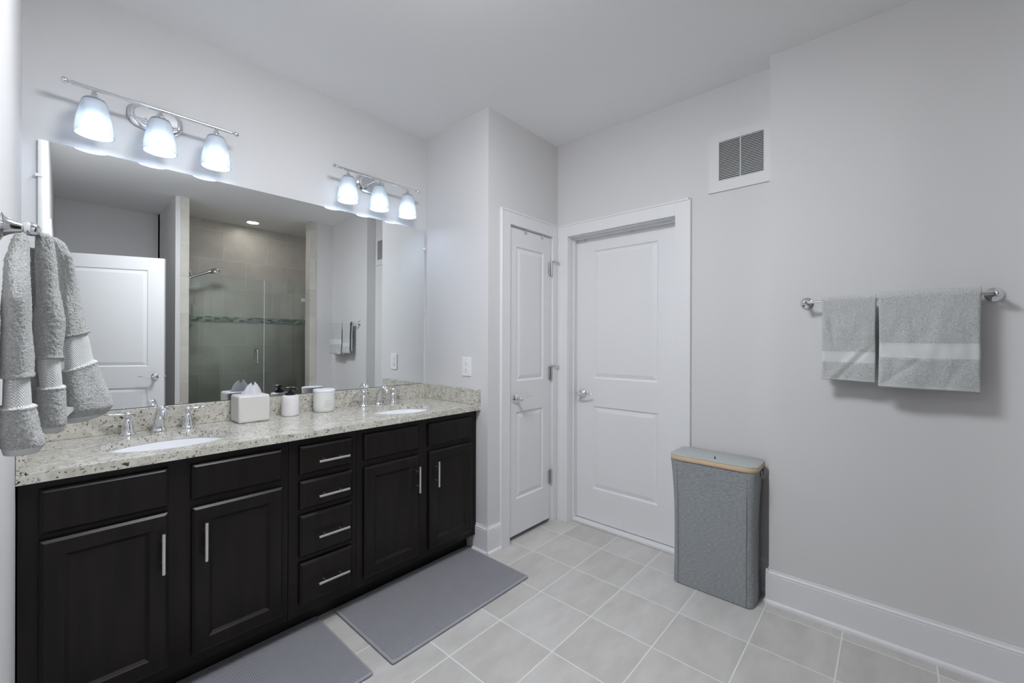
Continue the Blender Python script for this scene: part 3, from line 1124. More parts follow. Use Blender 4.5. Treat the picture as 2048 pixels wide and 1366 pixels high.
# ------------------------------------------------------------------ vanity lights
def vanity_light(cx, label):
    zb, yb = 2.305, YW - 0.11
    t = thing('vanity_light', (cx, YW, zb), label, 'wall light', 'three-shade vanity lights')
    # stepped oval back plate
    mb = MB()
    rs = []
    for (a, b, d) in ((0.097, 0.058, 0.0005), (0.097, 0.058, 0.010), (0.086, 0.049, 0.017), (0.080, 0.043, 0.017), (0.074, 0.037, 0.028)):
        ring = []
        for i in range(48):
            q = 2 * PI * i / 48
            c, s = math.cos(q), math.sin(q)
            ex = 0.62
            ring.append((cx + a * math.copysign(abs(c) ** ex, c), YW - d, zb - 0.006 + b * math.copysign(abs(s) ** 0.8, s)))
        rs.append(ring)
    mb.rings(rs)
    for s in (-1, 1):
        mb.lathe([(0.004, 0), (0.0045, 0.003), (0.002, 0.005)], (cx + 0.038 * s, YW - 0.028, zb - 0.022), (0, -1, 0), 10)
    mb.build('back_plate', M['chrome'], t, smooth=35)
    mb = MB()
    mb.tube([(cx, YW - 0.0285, zb), (cx, yb + 0.006, zb)], 0.007, 14)
    mb.build('arm', M['chrome'], t, smooth=50)
    mb = MB()
    L = 0.262
    mb.tube([(cx - L, yb, zb), (cx + L, yb, zb)], 0.0075, 14)
    for s in (-1, 1):
        mb.lathe([(0.0076, 0), (0.0092, 0.002), (0.0085, 0.006), (0.005, 0.009), (0.005, 0.012), (0.0105, 0.016), (0.0125, 0.023), (0.0105, 0.031), (0.0001, 0.0355)],
                 (cx + s * L, yb, zb), (s, 0, 0), 16)
    mb.build('bar', M['chrome'], t, smooth=50)
    for k in (-1, 0, 1):
        x = cx + 0.2035 * k
        sk = MB()
        sk.lathe([(0.006, 0.0), (0.007, -0.008), (0.010, -0.012), (0.012, -0.020), (0.022, -0.032), (0.033, -0.038), (0.034, -0.041), (0.012, -0.041)],
                 (x, yb, zb - 0.004), (0, 0, 1), 24)
        sk.build('socket', M['chrome'], t, smooth=40)
        sh = MB()
        z0 = zb - 0.0455
        prof = [(0.014, 0.0), (0.032, -0.001), (0.0375, -0.006), (0.0425, -0.022), (0.048, -0.050), (0.0535, -0.080), (0.0575, -0.110), (0.059, -0.137),
                (0.0555, -0.137), (0.0545, -0.110), (0.0505, -0.080), (0.045, -0.050), (0.0395, -0.022), (0.035, -0.009), (0.030, -0.004), (0.014, -0.004)]
        sh.lathe(prof, (x, yb, z0), (0, 0, 1), 36, cap0=False, cap1=False)
        sho = sh.build('shade', M['shade'], t, smooth=60)
        bu = MB()
        bu.lathe([(0.0001, -0.135), (0.015, -0.132), (0.029, -0.124), (0.0375, -0.112), (0.0400, -0.100), (0.0385, -0.088), (0.033, -0.078), (0.026, -0.072), (0.0001, -0.0715)],
                 (x, yb, z0), (0, 0, 1), 28, cap0=False, cap1=False)
        bu.build('bulb', M['bulb'], sho, smooth=60)
        bb = MB()
        bb.lathe([(0.026, -0.0710), (0.020, -0.055), (0.0145, -0.038), (0.013, -0.030), (0.013, -0.0045), (0.0001, -0.0045)], (x, yb, z0), (0, 0, 1), 24)
        bb.build('bulb_base', M['plastic'], sho, smooth=60)
    return t


vanity_light(0.344, 'chrome three-shade vanity light above the left half of the mirror')
vanity_light(1.398, 'chrome three-shade vanity light above the right half of the mirror')

# ------------------------------------------------------------------ things on the counter
tb = thing('tissue_box', (0.695, 2.366, ZT), 'cream ceramic tissue box cover with a white tissue sticking out', 'tissue box')
mb = MB()
mb.box(0.6265, 0.7635, 2.301, 2.431, ZT + 0.0005, 1.043)
mb.build('cover', M['ceramic'], tb, bevel=0.010, bseg=4, smooth=40)
mb = MB()
rs = []
N = 72
for k in range(13):
    q = k / 12
    ring = []
    for i in range(N):
        a = 2 * PI * i / N
        ruff = 1 + (0.10 + 0.10 * q) * math.sin(7 * a + 2.5 * q) + 0.07 * math.sin(13 * a + 1.0) + 0.10 * q * math.sin(4 * a)
        r = (0.034 * (1 - q) ** 0.8 + 0.012 + 0.003 * q) * ruff
        zz = 1.0425 + 0.046 * q + q * q * (0.010 * math.sin(2 * a + 0.6) + 0.005 * math.sin(5 * a))
        ring.append((0.699 + r * math.cos(a) * 0.9 + 0.004 * q, 2.362 + r * math.sin(a) * 0.5, zz))
    rs.append(ring)
inner = [[(0.703 + (p[0] - 0.703) * f, 2.362 + (p[1] - 2.362) * f, p[2] - d) for p in rs[-1]] for f, d in ((0.86, 0.001), (0.6, 0.014), (0.3, 0.022))]
mb.rings(rs + inner, cap0=False, cap1=True)
mb.build('tissue', M['tissue'], tb, smooth=70)

sd = thing('soap_dispenser', (0.886, 2.377, ZT), 'pale round soap bottle with a black pump, between tissue box and candle', 'soap bottle')
MB().lathe([(0.038, 0.0005), (0.041, 0.003), (0.042, 0.008), (0.042, 0.098), (0.040, 0.106), (0.034, 0.109), (0.0001, 0.110)], (0.886, 2.377, ZT), (0, 0, 1), 40).build('bottle', M['frost'], sd, smooth=45)
mb = MB()
mb.lathe([(0.0245, 0.1102), (0.0255, 0.112), (0.0255, 0.118), (0.0235, 0.1185), (0.0235, 0.120), (0.0255, 0.1205), (0.0255, 0.125), (0.022, 0.127),
          (0.010, 0.128), (0.008, 0.130), (0.008, 0.141), (0.021, 0.142), (0.0225, 0.144), (0.0225, 0.150), (0.019, 0.152), (0.0001, 0.1525)], (0.886, 2.377, ZT), (0, 0, 1), 32)
mb.tube([(0.886, 2.377, ZT + 0.147), (0.898, 2.350, ZT + 0.147), (0.903, 2.338, ZT + 0.145), (0.905, 2.334, ZT + 0.139)], [0.006, 0.0055, 0.005, 0.0045], 12)
mb.build('pump', M['pumpblack'], sd, smooth=40)
mb = MB()
for i, zz in enumerate((0.088, 0.074, 0.066, 0.058, 0.046, 0.032)):
    a0 = -2.55 - 0.03 * i
    seg = 12
    w = 0.55 if i % 2 else 0.75
    r = 0.0423
    rs = []
    for k in range(seg + 1):
        a = a0 + w * k / seg
        p = [(0.886 + rr * math.cos(a), 2.377 + rr * math.sin(a), ZT + zz + h) for rr, h in ((r - 0.001, -0.0007), (r, -0.0007), (r, 0.0007), (r - 0.001, 0.0007))]
        rs.append(p)
    mb.rings(rs)
mb.build('label_print', plain('faint_print', (0.62, 0.60, 0.61), 0.5), sd)

cd = thing('candle_jar', (1.066, 2.378, ZT), 'wide white candle jar with a flat lid, right of the soap bottle', 'candle')
MB().lathe([(0.046, 0.0005), (0.050, 0.004), (0.0535, 0.013), (0.0555, 0.030), (0.0562, 0.060), (0.0562, 0.1125), (0.0001, 0.1126)], (1.066, 2.378, ZT), (0, 0, 1), 48).build('jar', M['candle'], cd, smooth=45)
MB().lathe([(0.0572, 0.1128), (0.0578, 0.115), (0.0578, 0.124), (0.0565, 0.1262), (0.0001, 0.1265)], (1.066, 2.378, ZT), (0, 0, 1), 48).build('lid', M['lid'], cd, smooth=45)
mb = MB()
for i, (zz, a0, w) in enumerate(((0.064, -1.95, 0.75), (0.057, -1.85, 0.30), (0.0485, -1.98, 0.82), (0.040, -1.98, 0.78), (0.0315, -1.98, 0.40))):
    rs = []
    r = 0.0565
    for k in range(15):
        a = a0 + w * k / 14
        rs.append([(1.066 + rr * math.cos(a), 2.378 + rr * math.sin(a), ZT + zz + h) for rr, h in ((r - 0.001, -0.0008), (r, -0.0008), (r, 0.0008), (r - 0.001, 0.0008))])
    mb.rings(rs)
mb.build('label_print', M['ink'], cd)

# outlet on the end wall
ol = thing('electrical_outlet', (X1, 2.028, 1.146), 'white duplex wall outlet above the right end of the counter', 'outlet')
MB().box(X1 - 0.0055, X1 - 0.0004, 1.985, 2.071, 1.085, 1.207).build('cover_plate', M['plastic'], ol, bevel=0.003)
for zc in (1.167, 1.125):
    mb = MB()
    mb.lathe([(0.0001, 0), (0.0165, 0.0001), (0.0165, 0.0022), (0.0001, 0.0023)], (X1 - 0.0056, 2.028, zc), (-1, 0, 0), 24)
    so = mb.build('socket', M['plastic'], ol, smooth=40)
    sm = MB()
    for dy in (-0.0065, 0.0065):
        sm.box(X1 - 0.0083, X1 - 0.0076, 2.028 + dy - 0.001, 2.028 + dy + 0.001, zc - 0.001, zc + 0.007)
    sm.lathe([(0.0022, 0), (0.0022, 0.0006)], (X1 - 0.0077, 2.028, zc - 0.008), (-1, 0, 0), 10)
    sm.build('slots', M['slot'], so)

# ------------------------------------------------------------------ return-air vent
vg = thing('air_vent', (X2, 0.622, 2.315), 'square white louvred return-air grille high on the right wall', 'vent')
mb = MB()
vy0, vy1, vz0, vz1 = 0.465, 0.779, 2.152, 2.476
iy0, iy1, iz0, iz1 = 0.503, 0.724, 2.212, 2.430
xf = X2 - 0.008
for (a, b, c, d) in ((vy0, iy0, vz0, vz1), (iy1, vy1, vz0, vz1), (iy0, iy1, vz0, iz0), (iy0, iy1, iz1, vz1)):
    mb.box(xf, X2 - 0.0005, a, b, c, d)
bmesh.ops.remove_doubles(mb.bm, verts=mb.bm.verts, dist=1e-5)
mb.build('frame', M['vent'], vg)
MB().box(X2 - 0.0025, X2 - 0.0007, iy0, iy1, iz0, iz1).build('backing', M['duct'], vg)
mb = MB()
nl = 24
pz = (iz1 - iz0) / nl
for i in range(nl):
    z = iz0 + pz * (i + 0.5)
    mb.prism([(0, -pz * 0.10), (0, -pz * 0.34), (0.0055, pz * 0.10), (0.0055, pz * 0.34)][::1], (0, iy1 - iy0, 0), o=(X2 - 0.0080, iy0, z), u=(1, 0, 0), v=(0, 0, 1))
mb.box(xf - 0.0005, X2 - 0.003, 0.6125, 0.6165, iz0, iz1)
mb.build('louvers', M['vent'], vg)

# ------------------------------------------------------------------ towel bar and its towels on the right wall
XB, ZBAR = X3 - 0.070, 1.493
tbar = thing('towel_bar', (X3, 0.0, ZBAR), 'chrome towel bar on the right wall holding two grey towels', 'towel bar')
for y in (0.300, -0.293):
    mb = MB()
    mb.lathe([(0.026, 0.0005), (0.0265, 0.004), (0.022, 0.008), (0.0235, 0.011), (0.018, 0.015), (0.010, 0.020), (0.0085, 0.040), (0.0085, 0.058), (0.011, 0.062), (0.0125, 0.070), (0.011, 0.078), (0.005, 0.083), (0.0001, 0.084)],
             (X3, y, ZBAR), (-1, 0, 0), 26)
    mb.build('post', M['chrome'], tbar, smooth=50)
mb = MB()
mb.tube([(XB, -0.293, ZBAR), (XB, 0.300, ZBAR)], 0.0065, 16)
mb.build('rod', M['chrome'], tbar, smooth=50)


def fbm(p, s):
    return noise.noise(Vector(p) * s)


def bar_towel(name, y0, y1, zf, zb, th, band, label, cat, seed, flare=0.0, bow=0.012, creases=()):
    """A folded towel draped over the bar: closed outline in x and z, lofted along y."""
    rin = 0.0085
    out_l, in_l = [], []      # (x offset from bar, z)
    nv = 70
    ztop = ZBAR
    for i in range(nv):
        z = zf + (ztop - zf) * i / (nv - 1)
        out_l.append((-(rin + th), z, 'f'))
        in_l.append((-rin, z, 'f'))
    na = 14
    for i in range(1, na):
        a = PI - PI * i / na
        out_l.append(((rin + th) * math.cos(a), ztop + (rin + th) * math.sin(a), 't'))
        in_l.append((rin * math.cos(a), ztop + rin * math.sin(a), 't'))
    nb = 44
    for i in range(nb):
        z = ztop + (zb - ztop) * i / (nb - 1)
        out_l.append((rin + th, z, 'b'))
        in_l.append((rin, z, 'b'))
    outline = out_l + [(None, None, None)] * 0 + list(reversed(in_l))
    nout = len(out_l)
    ny = max(24, int((y1 - y0) / 0.0032))
    mb = MB()
    grid = []
    for j in range(ny + 1):
        t = j / ny
        e = min(1.0, min(t, 1 - t) * (y1 - y0) / (th * 0.55))
        rnd = math.sqrt(max(0.0, 1 - (1 - e) ** 2))
        ring = []
        for k, (dx, z, tg) in enumerate(outline):
            y = y0 + (y1 - y0) * t
            mid = 0.0
            # round the long edges: pull both faces to the middle of the sheet
            c = rin + th / 2
            if tg == 'f':
                dxm = -c + (dx + c) * (0.25 + 0.75 * rnd)
            elif tg == 'b':
                dxm = c + (dx - c) * (0.25 + 0.75 * rnd)
            else:
                dxm = dx
            hang = max(0.0, (ztop - z)) / (ztop - zf)
            w = 0.0
            zz = z
            if tg in ('f', 'b'):
                yn = y * 9 + seed
                w = bow * hang * noise.noise(Vector((yn, z * 5.0, seed))) * (1 if tg == 'f' else 0.4)
                w += 0.0035 * noise.noise(Vector((y * 30 + seed, z * 14, 3.1))) * min(1, hang * 3)
                if tg == 'f':
                    w -= flare * hang
                    for (ya, za, yb_, zb_, wd, dp) in creases:
                        d = Vector((yb_ - ya, zb_ - za))
                        q = Vector((y - ya, z - za))
                        tt = q.dot(d) / d.length_squared
                        if -0.3 < tt < 1.3:
                            dist = (q.x * d.y - q.y * d.x) / d.length
                            fall = max(0.0, 1 - (abs(tt - 0.5) * 1.25) ** 4)
                            w += 0.5 * dp * min(1.0, hang * 4) * fall * math.exp(-(dist / wd) ** 2)
                y += 0.004 * noise.noise(Vector((t * 2.0 + seed, z * 8, 9.0))) * hang
                y += (t - 0.5) * -0.006 * math.sin(hang * PI)
                # the hem sags a little towards one end
                zz = z - 0.006 * hang * (1 - t) + 0.003 * noise.noise(Vector((y * 8, seed, 1.7))) * hang
            fuzz = 0.0
            inb = tg == 'f' and band[0] < z < band[1]
            hem = tg in ('f', 'b') and z < (zf if tg == 'f' else zb) + 0.014
            if k < nout and not inb and not hem:
                fuzz = 0.0016 * noise.noise(Vector((y * 260, z * 260, seed + dx * 40))) + 0.0008 * noise.noise(Vector((y * 600, z * 600, seed)))
            elif k < nout:
                fuzz = -0.0015
            sgn = -1 if tg == 'f' else (1 if tg == 'b' else 0)
            x = XB + dxm + w + sgn * fuzz
            if tg == 't':
                zz = z + abs(fuzz) * 1.2
            x = min(x, X3 - 0.002)
            ring.append((x, y, zz))
        grid.append(ring)
    vr = [[mb.bm.verts.new(p) for p in r] for r in grid]
    n = len(outline)
    for a, b in zip(vr[:-1], vr[1:]):
        for i in range(n):
            i2 = (i + 1) % n
            f = mb._f([a[i], a[i2], b[i2], b[i]])
            d0 = outline[i]
            if i < nout and d0[2] == 'f' and band[0] < d0[1] < band[1]:
                f.material_index = 1
            elif d0[2] in ('f', 'b') and d0[1] < (zf if d0[2] == 'f' else zb) + 0.012:
                f.material_index = 2
    for r in (vr[0], vr[-1]):
        for i in range(nout - 1):
            mb._f([r[i], r[i + 1], r[n - 2 - i], r[n - 1 - i]])
    o = mb.build(name, [M['terry'], M['band_wall'], M['hem']], None, smooth=180)
    return tag(o, label, cat, 'towels on the wall bar')


bar_towel('hand_towel', 0.047, 0.235, 1.143, 1.17, 0.011, (1.221, 1.265),
          'smaller grey hand towel on the left of the wall towel bar', 'towel', 2.3, flare=0.004, creases=((0.205, 1.47, 0.195, 1.34, 0.010, 0.006), (0.225, 1.41, 0.205, 1.33, 0.007, -0.006), (0.075, 1.275, 0.16, 1.17, 0.008, 0.007), (0.10, 1.275, 0.19, 1.17, 0.010, -0.006), (0.16, 1.32, 0.06, 1.315, 0.004, 0.003)))
bar_towel('bath_towel', -0.252, 0.041, 1.126, 1.118, 0.020, (1.247, 1.304),
          'larger thick grey bath towel on the right of the wall towel bar', 'towel', 5.9, flare=0.012, bow=0.016, creases=((-0.04, 1.45, -0.10, 1.32, 0.020, 0.006), (-0.075, 1.235, 0.01, 1.155, 0.012, 0.008), (-0.11, 1.235, -0.06, 1.245, 0.010, -0.007), (-0.20, 1.23, -0.16, 1.14, 0.014, 0.006), (-0.14, 1.46, -0.13, 1.32, 0.02, -0.005)))

# ------------------------------------------------------------------ foreground towel on its peg at the left wall
PY, PZ = 0.945, 1.4715
pg = thing('towel_hook', (XL, PY, PZ), 'chrome wall peg with a ball end at the left edge, holding a grey towel', 'towel hook')
mb = MB()
mb.lathe([(0.030, 0.0005), (0.031, 0.004), (0.025, 0.008), (0.0235, 0.010), (0.016, 0.014)], (XL, PY, PZ), (1, 0, 0), 28)
mb.build('flange', M['chrome'], pg, smooth=45)
mb = MB()
mb.lathe([(0.0155, 0.0142), (0.0125, 0.018), (0.0095, 0.024), (0.0078, 0.029), (0.0068, 0.031), (0.0085, 0.0325), (0.0098, 0.036), (0.0102, 0.040), (0.0095, 0.0445), (0.007, 0.048), (0.003, 0.0500), (0.0001, 0.0503)],
         (XL, PY, PZ), (1, 0, 0), 28)
mb.build('peg', M['chrome'], pg, smooth=60)

LOBE_B = [(1.4480, -0.022, -0.004, 0.8), (1.40, -0.034, 0.006, 1), (1.20, -0.036, 0.010, 1), (1.175, -0.034, 0.008, 0.6)]
LOBE_L = [(1.456, -0.024, -0.0138, 0.7), (1.4473, -0.027, -0.0113, 0.9), (1.4163, -0.033, -0.0106, 1), (1.3622, -0.0342, -0.0086, 1), (1.2945, -0.0345, -0.0076, 1), (1.258, -0.0344, -0.0085, 1), (1.2208, -0.0361, -0.0075, 1), (1.1861, -0.0377, -0.001, 1), (1.1668, -0.035, 0.0045, 0.95), (1.1575, -0.033, -0.0005, 0.75), (1.1546, -0.0225, -0.0088, 0.35)]
LOBE_M = [(1.47, -0.0032, 0.0085, 0.7), (1.4652, -0.0055, 0.0125, 0.9), (1.4326, -0.0065, 0.0157, 1), (1.3862, -0.0054, 0.019, 1), (1.3394, -0.0073, 0.0245, 1), (1.2926, -0.0062, 0.0224, 1), (1.2785, -0.0052, 0.023, 1), (1.2346, -0.0041, 0.0247, 1), (1.179, -0.0017, 0.0268, 1), (1.1668, 0.0005, 0.0262, 0.8), (1.1625, 0.006, 0.022, 0.4)]
LOBE_R = [(1.4790, 0.0110, 0.0190, 0.6), (1.4720, 0.0120, 0.0270, 0.85), (1.4513, 0.0160, 0.0366, 1), (1.416, 0.0200, 0.0423, 1), (1.3625, 0.0220, 0.0507, 1), (1.3084, 0.0240, 0.0638, 1), (1.2719, 0.0240, 0.0691, 1),
          (1.2352, 0.0245, 0.0786, 1), (1.2050, 0.0260, 0.0900, 1), (1.1860, 0.0275, 0.0930, 1), (1.1700, 0.029, 0.0830, 0.9), (1.1610, 0.0310, 0.0560, 0.6)]


def interp(rows, z):
    rows = sorted(rows, reverse=True)
    if z >= rows[0][0]:
        return rows[0][1:]
    for a, b in zip(rows[:-1], rows[1:]):
        if a[0] >= z >= b[0]:
            t = (a[0] - z) / (a[0] - b[0])
            return tuple(p + (q - p) * t for p, q in zip(a[1:], b[1:]))
    return rows[-1][1:]


def lobe(mb, rows, yc, hy, band, slant, seed, top_y, tilt):
    ztop, zbot = rows[0][0], rows[-1][0]
    nz = int((ztop - zbot) / 0.0017)
    nseg = 150
    vr, info = [], []
    for i in range(nz + 1):
        z = ztop + (zbot - ztop) * i / nz
        xl, xr, k = interp(rows, z)
        cx, a = (xl + xr) / 2, (xr - xl) / 2
        g_ = min(1.0, (ztop - z) / 0.10)
        g_ = g_ * g_ * (3 - 2 * g_)
        cy = top_y + (yc - top_y) * (0.35 + 0.65 * g_)
        b = hy * k * (0.45 + 0.55 * g_)
        ring, fl = [], []
        for s in range(nseg):
            t = 2 * PI * s / nseg
            c, sn = math.cos(t), math.sin(t)
            ex = 0.66
            lx_ = a * math.copysign(abs(c) ** ex, c)
            ly_ = b * math.copysign(abs(sn) ** ex, sn)
            x = cx + lx_
            y = cy + ly_ + tilt * lx_
            zb_ = z + slant * lx_
            inb = band[0] < zb_ < band[1]
            nrm = Vector((c / max(a, 0.004), sn / max(b, 0.004), 0)).normalized()
            big = 0.0035 * noise.noise(Vector((x * 14 + seed, y * 22, z * 9))) + 0.0013 * noise.noise(Vector((x * 40, y * 45 + seed, z * 26)))
            hem_ = (z - zbot) < 0.013
            if inb:
                f_ = -0.0030
            elif hem_:
                f_ = -0.0012
            else:
                f_ = 0.0011 * noise.noise(Vector((x * 480, y * 480, z * 330 + seed))) + 0.0009 * noise.noise(Vector((x * 800, y * 800, z * 800)))
                if band[0] - 0.004 < zb_ < band[1] + 0.004:
                    f_ += 0.0012
            p = Vector((x, y, z)) + nrm * (big * g_ + f_)
            p.x = max(p.x, XL + 0.003)
            ring.append(p)
            fl.append(1 if inb else (2 if hem_ else 0))
        vr.append([mb.bm.verts.new(p) for p in ring])
        info.append(fl)
    for i in range(nz):
        for s in range(nseg):
            s2 = (s + 1) % nseg
            f = mb._f([vr[i][s], vr[i][s2], vr[i + 1][s2], vr[i + 1][s]])
            if info[i][s]:
                f.material_index = info[i][s]
    for r, fl in ((vr[0], 1), (vr[-1], 0)):
        c = sum((v.co for v in r), Vector()) / nseg
        cv = mb.bm.verts.new(c + Vector((0, 0, 0.002 if fl else -0.003)))
        for s in range(nseg):
            f = mb._f([r[(s + 1) % nseg], r[s], cv] if fl else [r[s], r[(s + 1) % nseg], cv])
            if f and not fl:
                f.material_index = 2


mb = MB()
lobe(mb, LOBE_B, 1.004, 0.012, (0, 0), 0.0, 4.4, 0.965, 0.0)
lobe(mb, LOBE_L, 0.872, 0.040, (1.221, 1.258), 0.0, 1.7, 0.930, 0.10)
lobe(mb, LOBE_M, 0.990, 0.044, (1.235, 1.279), 0.0, 6.1, 0.955, 0.10)
lobe(mb, LOBE_R, 1.105, 0.050, (1.262, 1.316), -0.35, 9.4, 1.020, 0.55)
ft = mb.build('hand_towel', [M['terry_near'], M['band'], M['hem']], None, smooth=180)
tag(ft, 'thick grey towel hanging in folds at the left edge in front of the vanity', 'towel')
tm = MB()
tm.box(-0.0475, -0.0445, 0.858, 0.862, 1.212, 1.250)
tm.build('care_tag', M['tissue'], ft)
tm = MB()
tm.rings([[(0.028, 1.04, 1.196), (0.0285, 1.06, 1.190), (0.0285, 1.06, 1.178), (0.028, 1.04, 1.176)],
          [(0.039, 1.05, 1.192), (0.040, 1.062, 1.190), (0.040, 1.062, 1.187), (0.039, 1.05, 1.188)]])
tm.build('hem_corner', M['hem'], ft)

# ------------------------------------------------------------------ laundry hamper
hc = (2.412, 0.694)
hm = thing('laundry_hamper', (hc[0], hc[1], 0), 'slim grey fabric laundry hamper with a bamboo rim beside the wider door', 'hamper')


def rrect(cx, cy, a, b, r, z, n=10):
    pts = []
    for (sx, sy, a0) in ((1, 1, 0), (-1, 1, PI / 2), (-1, -1, PI), (1, -1, 1.5 * PI)):
        for i in range(n + 1):
            t = a0 + PI / 2 * i / n
            pts.append(Vector((cx + sx * (a - r) + r * math.cos(t), cy + sy * (b - r) + r * math.sin(t), z)))
    return pts


mb = MB()
rs = []
for k in range(41):
    s = k / 40
    z = 0.004 + s * 0.667
    wv = 0.004 * math.sin(s * PI)
    a = 0.100 + 0.009 * s ** 3 - wv * 0.6
    b = 0.197 + 0.014 * s ** 4 - wv
    ring = rrect(hc[0] - 0.004 * s, hc[1], a, b, 0.034, z)
    for p in ring:
        d = 0.0035 * noise.noise(Vector((p.x * 9, p.y * 7, z * 5))) * math.sin(s * PI)
        if p.x < hc[0] - 0.06:
            d += 0.004 * math.exp(-((p.y - hc[1] + 0.06 + 0.10 * (0.5 - s)) / 0.012) ** 2) * math.exp(-((s - 0.5) / 0.25) ** 2)
        p.x -= d
    rs.append(ring)
mb.rings(rs)
body = mb.build('body', M['linen'], hm, smooth=60)
mb = MB()
for sy in (-1, 1):
    pts = [(hc[0] - 0.1035, hc[1] + sy * 0.166, 0.006 + 0.665 * i / 20) for i in range(21)]
    mb.tube([(p[0] - 0.004 * (i / 20) - 0.006 * (i / 20) ** 3 + 0.002, p[1] + sy * 0.006 * (i / 20) ** 4, p[2]) for i, p in enumerate(pts)], 0.0022, 8)
mb.build('seam', M['linen'], body, smooth=60)
mb = MB()
o_ = rrect(hc[0] - 0.004, hc[1], 0.1155, 0.2135, 0.05, 0.672)
mb.rings([rrect(hc[0] - 0.004, hc[1], 0.1085, 0.2065, 0.045, 0.6715), rrect(hc[0] - 0.004, hc[1], 0.1145, 0.2125, 0.05, 0.6715), rrect(hc[0] - 0.004, hc[1], 0.1160, 0.2140, 0.05, 0.674),
          rrect(hc[0] - 0.004, hc[1], 0.1160, 0.2140, 0.05, 0.691), rrect(hc[0] - 0.004, hc[1], 0.1145, 0.2125, 0.05, 0.6935), rrect(hc[0] - 0.004, hc[1], 0.1085, 0.2065, 0.045, 0.6935)], cap0=False, cap1=False)
mb.build('rim', M['bamboo'], hm, smooth=40)
mb = MB()
mb.rings([rrect(hc[0] - 0.004, hc[1], 0.1078, 0.2055, 0.045, 0.676), rrect(hc[0] - 0.004, hc[1], 0.1078, 0.2055, 0.045, 0.6932), rrect(hc[0] - 0.004, hc[1], 0.1155, 0.2135, 0.05, 0.6940),
          rrect(hc[0] - 0.004, hc[1], 0.1160, 0.2140, 0.05, 0.6965), rrect(hc[0] - 0.004, hc[1], 0.1130, 0.2110, 0.048, 0.6985)])
lid = mb.build('lid', M['linen_lid'], hm, smooth=40)
mb = MB()
mb.tube([(hc[0] - 0.066, hc[1] - 0.012, 0.6984), (hc[0] - 0.066, hc[1] - 0.012, 0.706), (hc[0] - 0.060, hc[1] - 0.008, 0.7115)], [0.0035, 0.004, 0.0015], 8)
mb.build('pull_tab', M['cord_and_gap'], lid, smooth=50)
mb = MB()
loop = []
for i in range(13):
    t = -PI * i / 12
    loop.append((hc[0] + 0.002 + 0.030 * math.cos(t), hc[1] - 0.2175 + 0.002 * math.sin(t), 0.668 + 0.036 * math.sin(t)))
mb.tube(loop, 0.004, 10)
mb.build('handle_loop', M['linen'], hm, smooth=60)
mb = MB()
mb.prism([(-0.020, 0.0), (0.028, 0.0), (0.004, -0.034)], (0, -0.0012, 0), o=(hc[0], hc[1] - 0.2122, 0.667), u=(1, 0, 0), v=(0, 0, 1))
mb.build('hand_hole_shade', M['cord_and_gap'], hm)  # dark solid triangle standing in for the shaded gap under the rim


# ------------------------------------------------------------------ bath mats
def bath_mat(x0, x1, y0, y1, label, rot=0.0):
    cx, cy = (x0 + x1) / 2, (y0 + y1) / 2
    t = thing('bath_mat', (cx, cy, 0), label, 'bath mat', 'woven bath mats')
    a, b = (x1 - x0) / 2, (y1 - y0) / 2
    mb = MB()
    nx, ny = 60, 40
    top = []
    for i in range(nx + 1):
        col = []
        for j in range(ny + 1):
            u, v = -1 + 2 * i / nx, -1 + 2 * j / ny
            x, y = cx + u * (a - 0.010), cy + v * (b - 0.010)
            z = 0.0125 + 0.0022 * noise.noise(Vector((x * 6, y * 7, 2))) 
            ed = min((1 - abs(u)) * a, (1 - abs(v)) * b)
            z -= 0.002 * math.exp(-((ed - 0.022) / 0.006) ** 2)
            col.append(mb.bm.verts.new((x, y, z)))
        top.append(col)
    for i in range(nx):
        for j in range(ny):
            mb._f([top[i][j], top[i + 1][j], top[i + 1][j + 1], top[i][j + 1]])
    rim = [top[i][0] for i in range(nx + 1)] + [top[nx][j] for j in range(1, ny + 1)] + [top[i][ny] for i in range(nx - 1, -1, -1)] + [top[0][j] for j in range(ny - 1, 0, -1)]
    low = [mb.bm.verts.new((v.co.x, v.co.y, 0.002)) for v in rim]
    n = len(rim)
    for i in range(n):
        mb._f([rim[i], low[i], low[(i + 1) % n], rim[(i + 1) % n]])
    mb._f(low)
    mb.build('pile', M['mat'], t, smooth=50)
    mb = MB()
    rs = []
    for (ins, z) in ((0.011, 0.0012), (0.003, 0.0012), (0.0, 0.005), (0.0005, 0.009), (0.004, 0.0125), (0.009, 0.0135), (0.0125, 0.0105)):
        rs.append(rrect(cx, cy, a - ins, b - ins, 0.012, z, 6))
    mb.rings(rs, cap0=False, cap1=False)
    mb.build('border', M['mat_edge'], t, smooth=60)
    return t


bath_mat(0.947, 1.806, 1.490, 2.005, 'grey woven bath mat in front of the right sink cabinet')
bath_mat(0.015, 0.874, 1.505, 2.018, 'grey woven bath mat at the bottom edge before the left sink cabinet')

# ------------------------------------------------------------------ shower fittings (seen in the mirror)
YG = -0.55
gp = thing('shower_screen', (1.93, YG, 0.11), 'fixed clear glass shower panel on the right, seen in the mirror', 'shower glass')
MB().box(1.7025, 2.160, YG - 0.005, YG + 0.005, 0.113, 1.975).build('glass', M['glass'], gp)
for z in (1.782, 0.30):
    mb = MB()
    mb.box(2.118, 2.163, YG - 0.012, YG - 0.0055, z - 0.022, z + 0.022)
    mb.box(2.118, 2.163, YG + 0.0055, YG + 0.012, z - 0.022, z + 0.022)
    mb.box(2.122, 2.159, YG - 0.0056, YG + 0.0056, z - 0.018, z + 0.018)
    mb.build('clamp', M['chrome'], gp, bevel=0.001)
gd = thing('shower_door', (1.35, YG, 0.11), 'clear glass shower door with a chrome pull, seen in the mirror', 'shower door')
MB().box(0.992, 1.6985, YG - 0.005, YG + 0.005, 0.118, 1.975).build('glass', M['glass'], gd)
mb = MB()
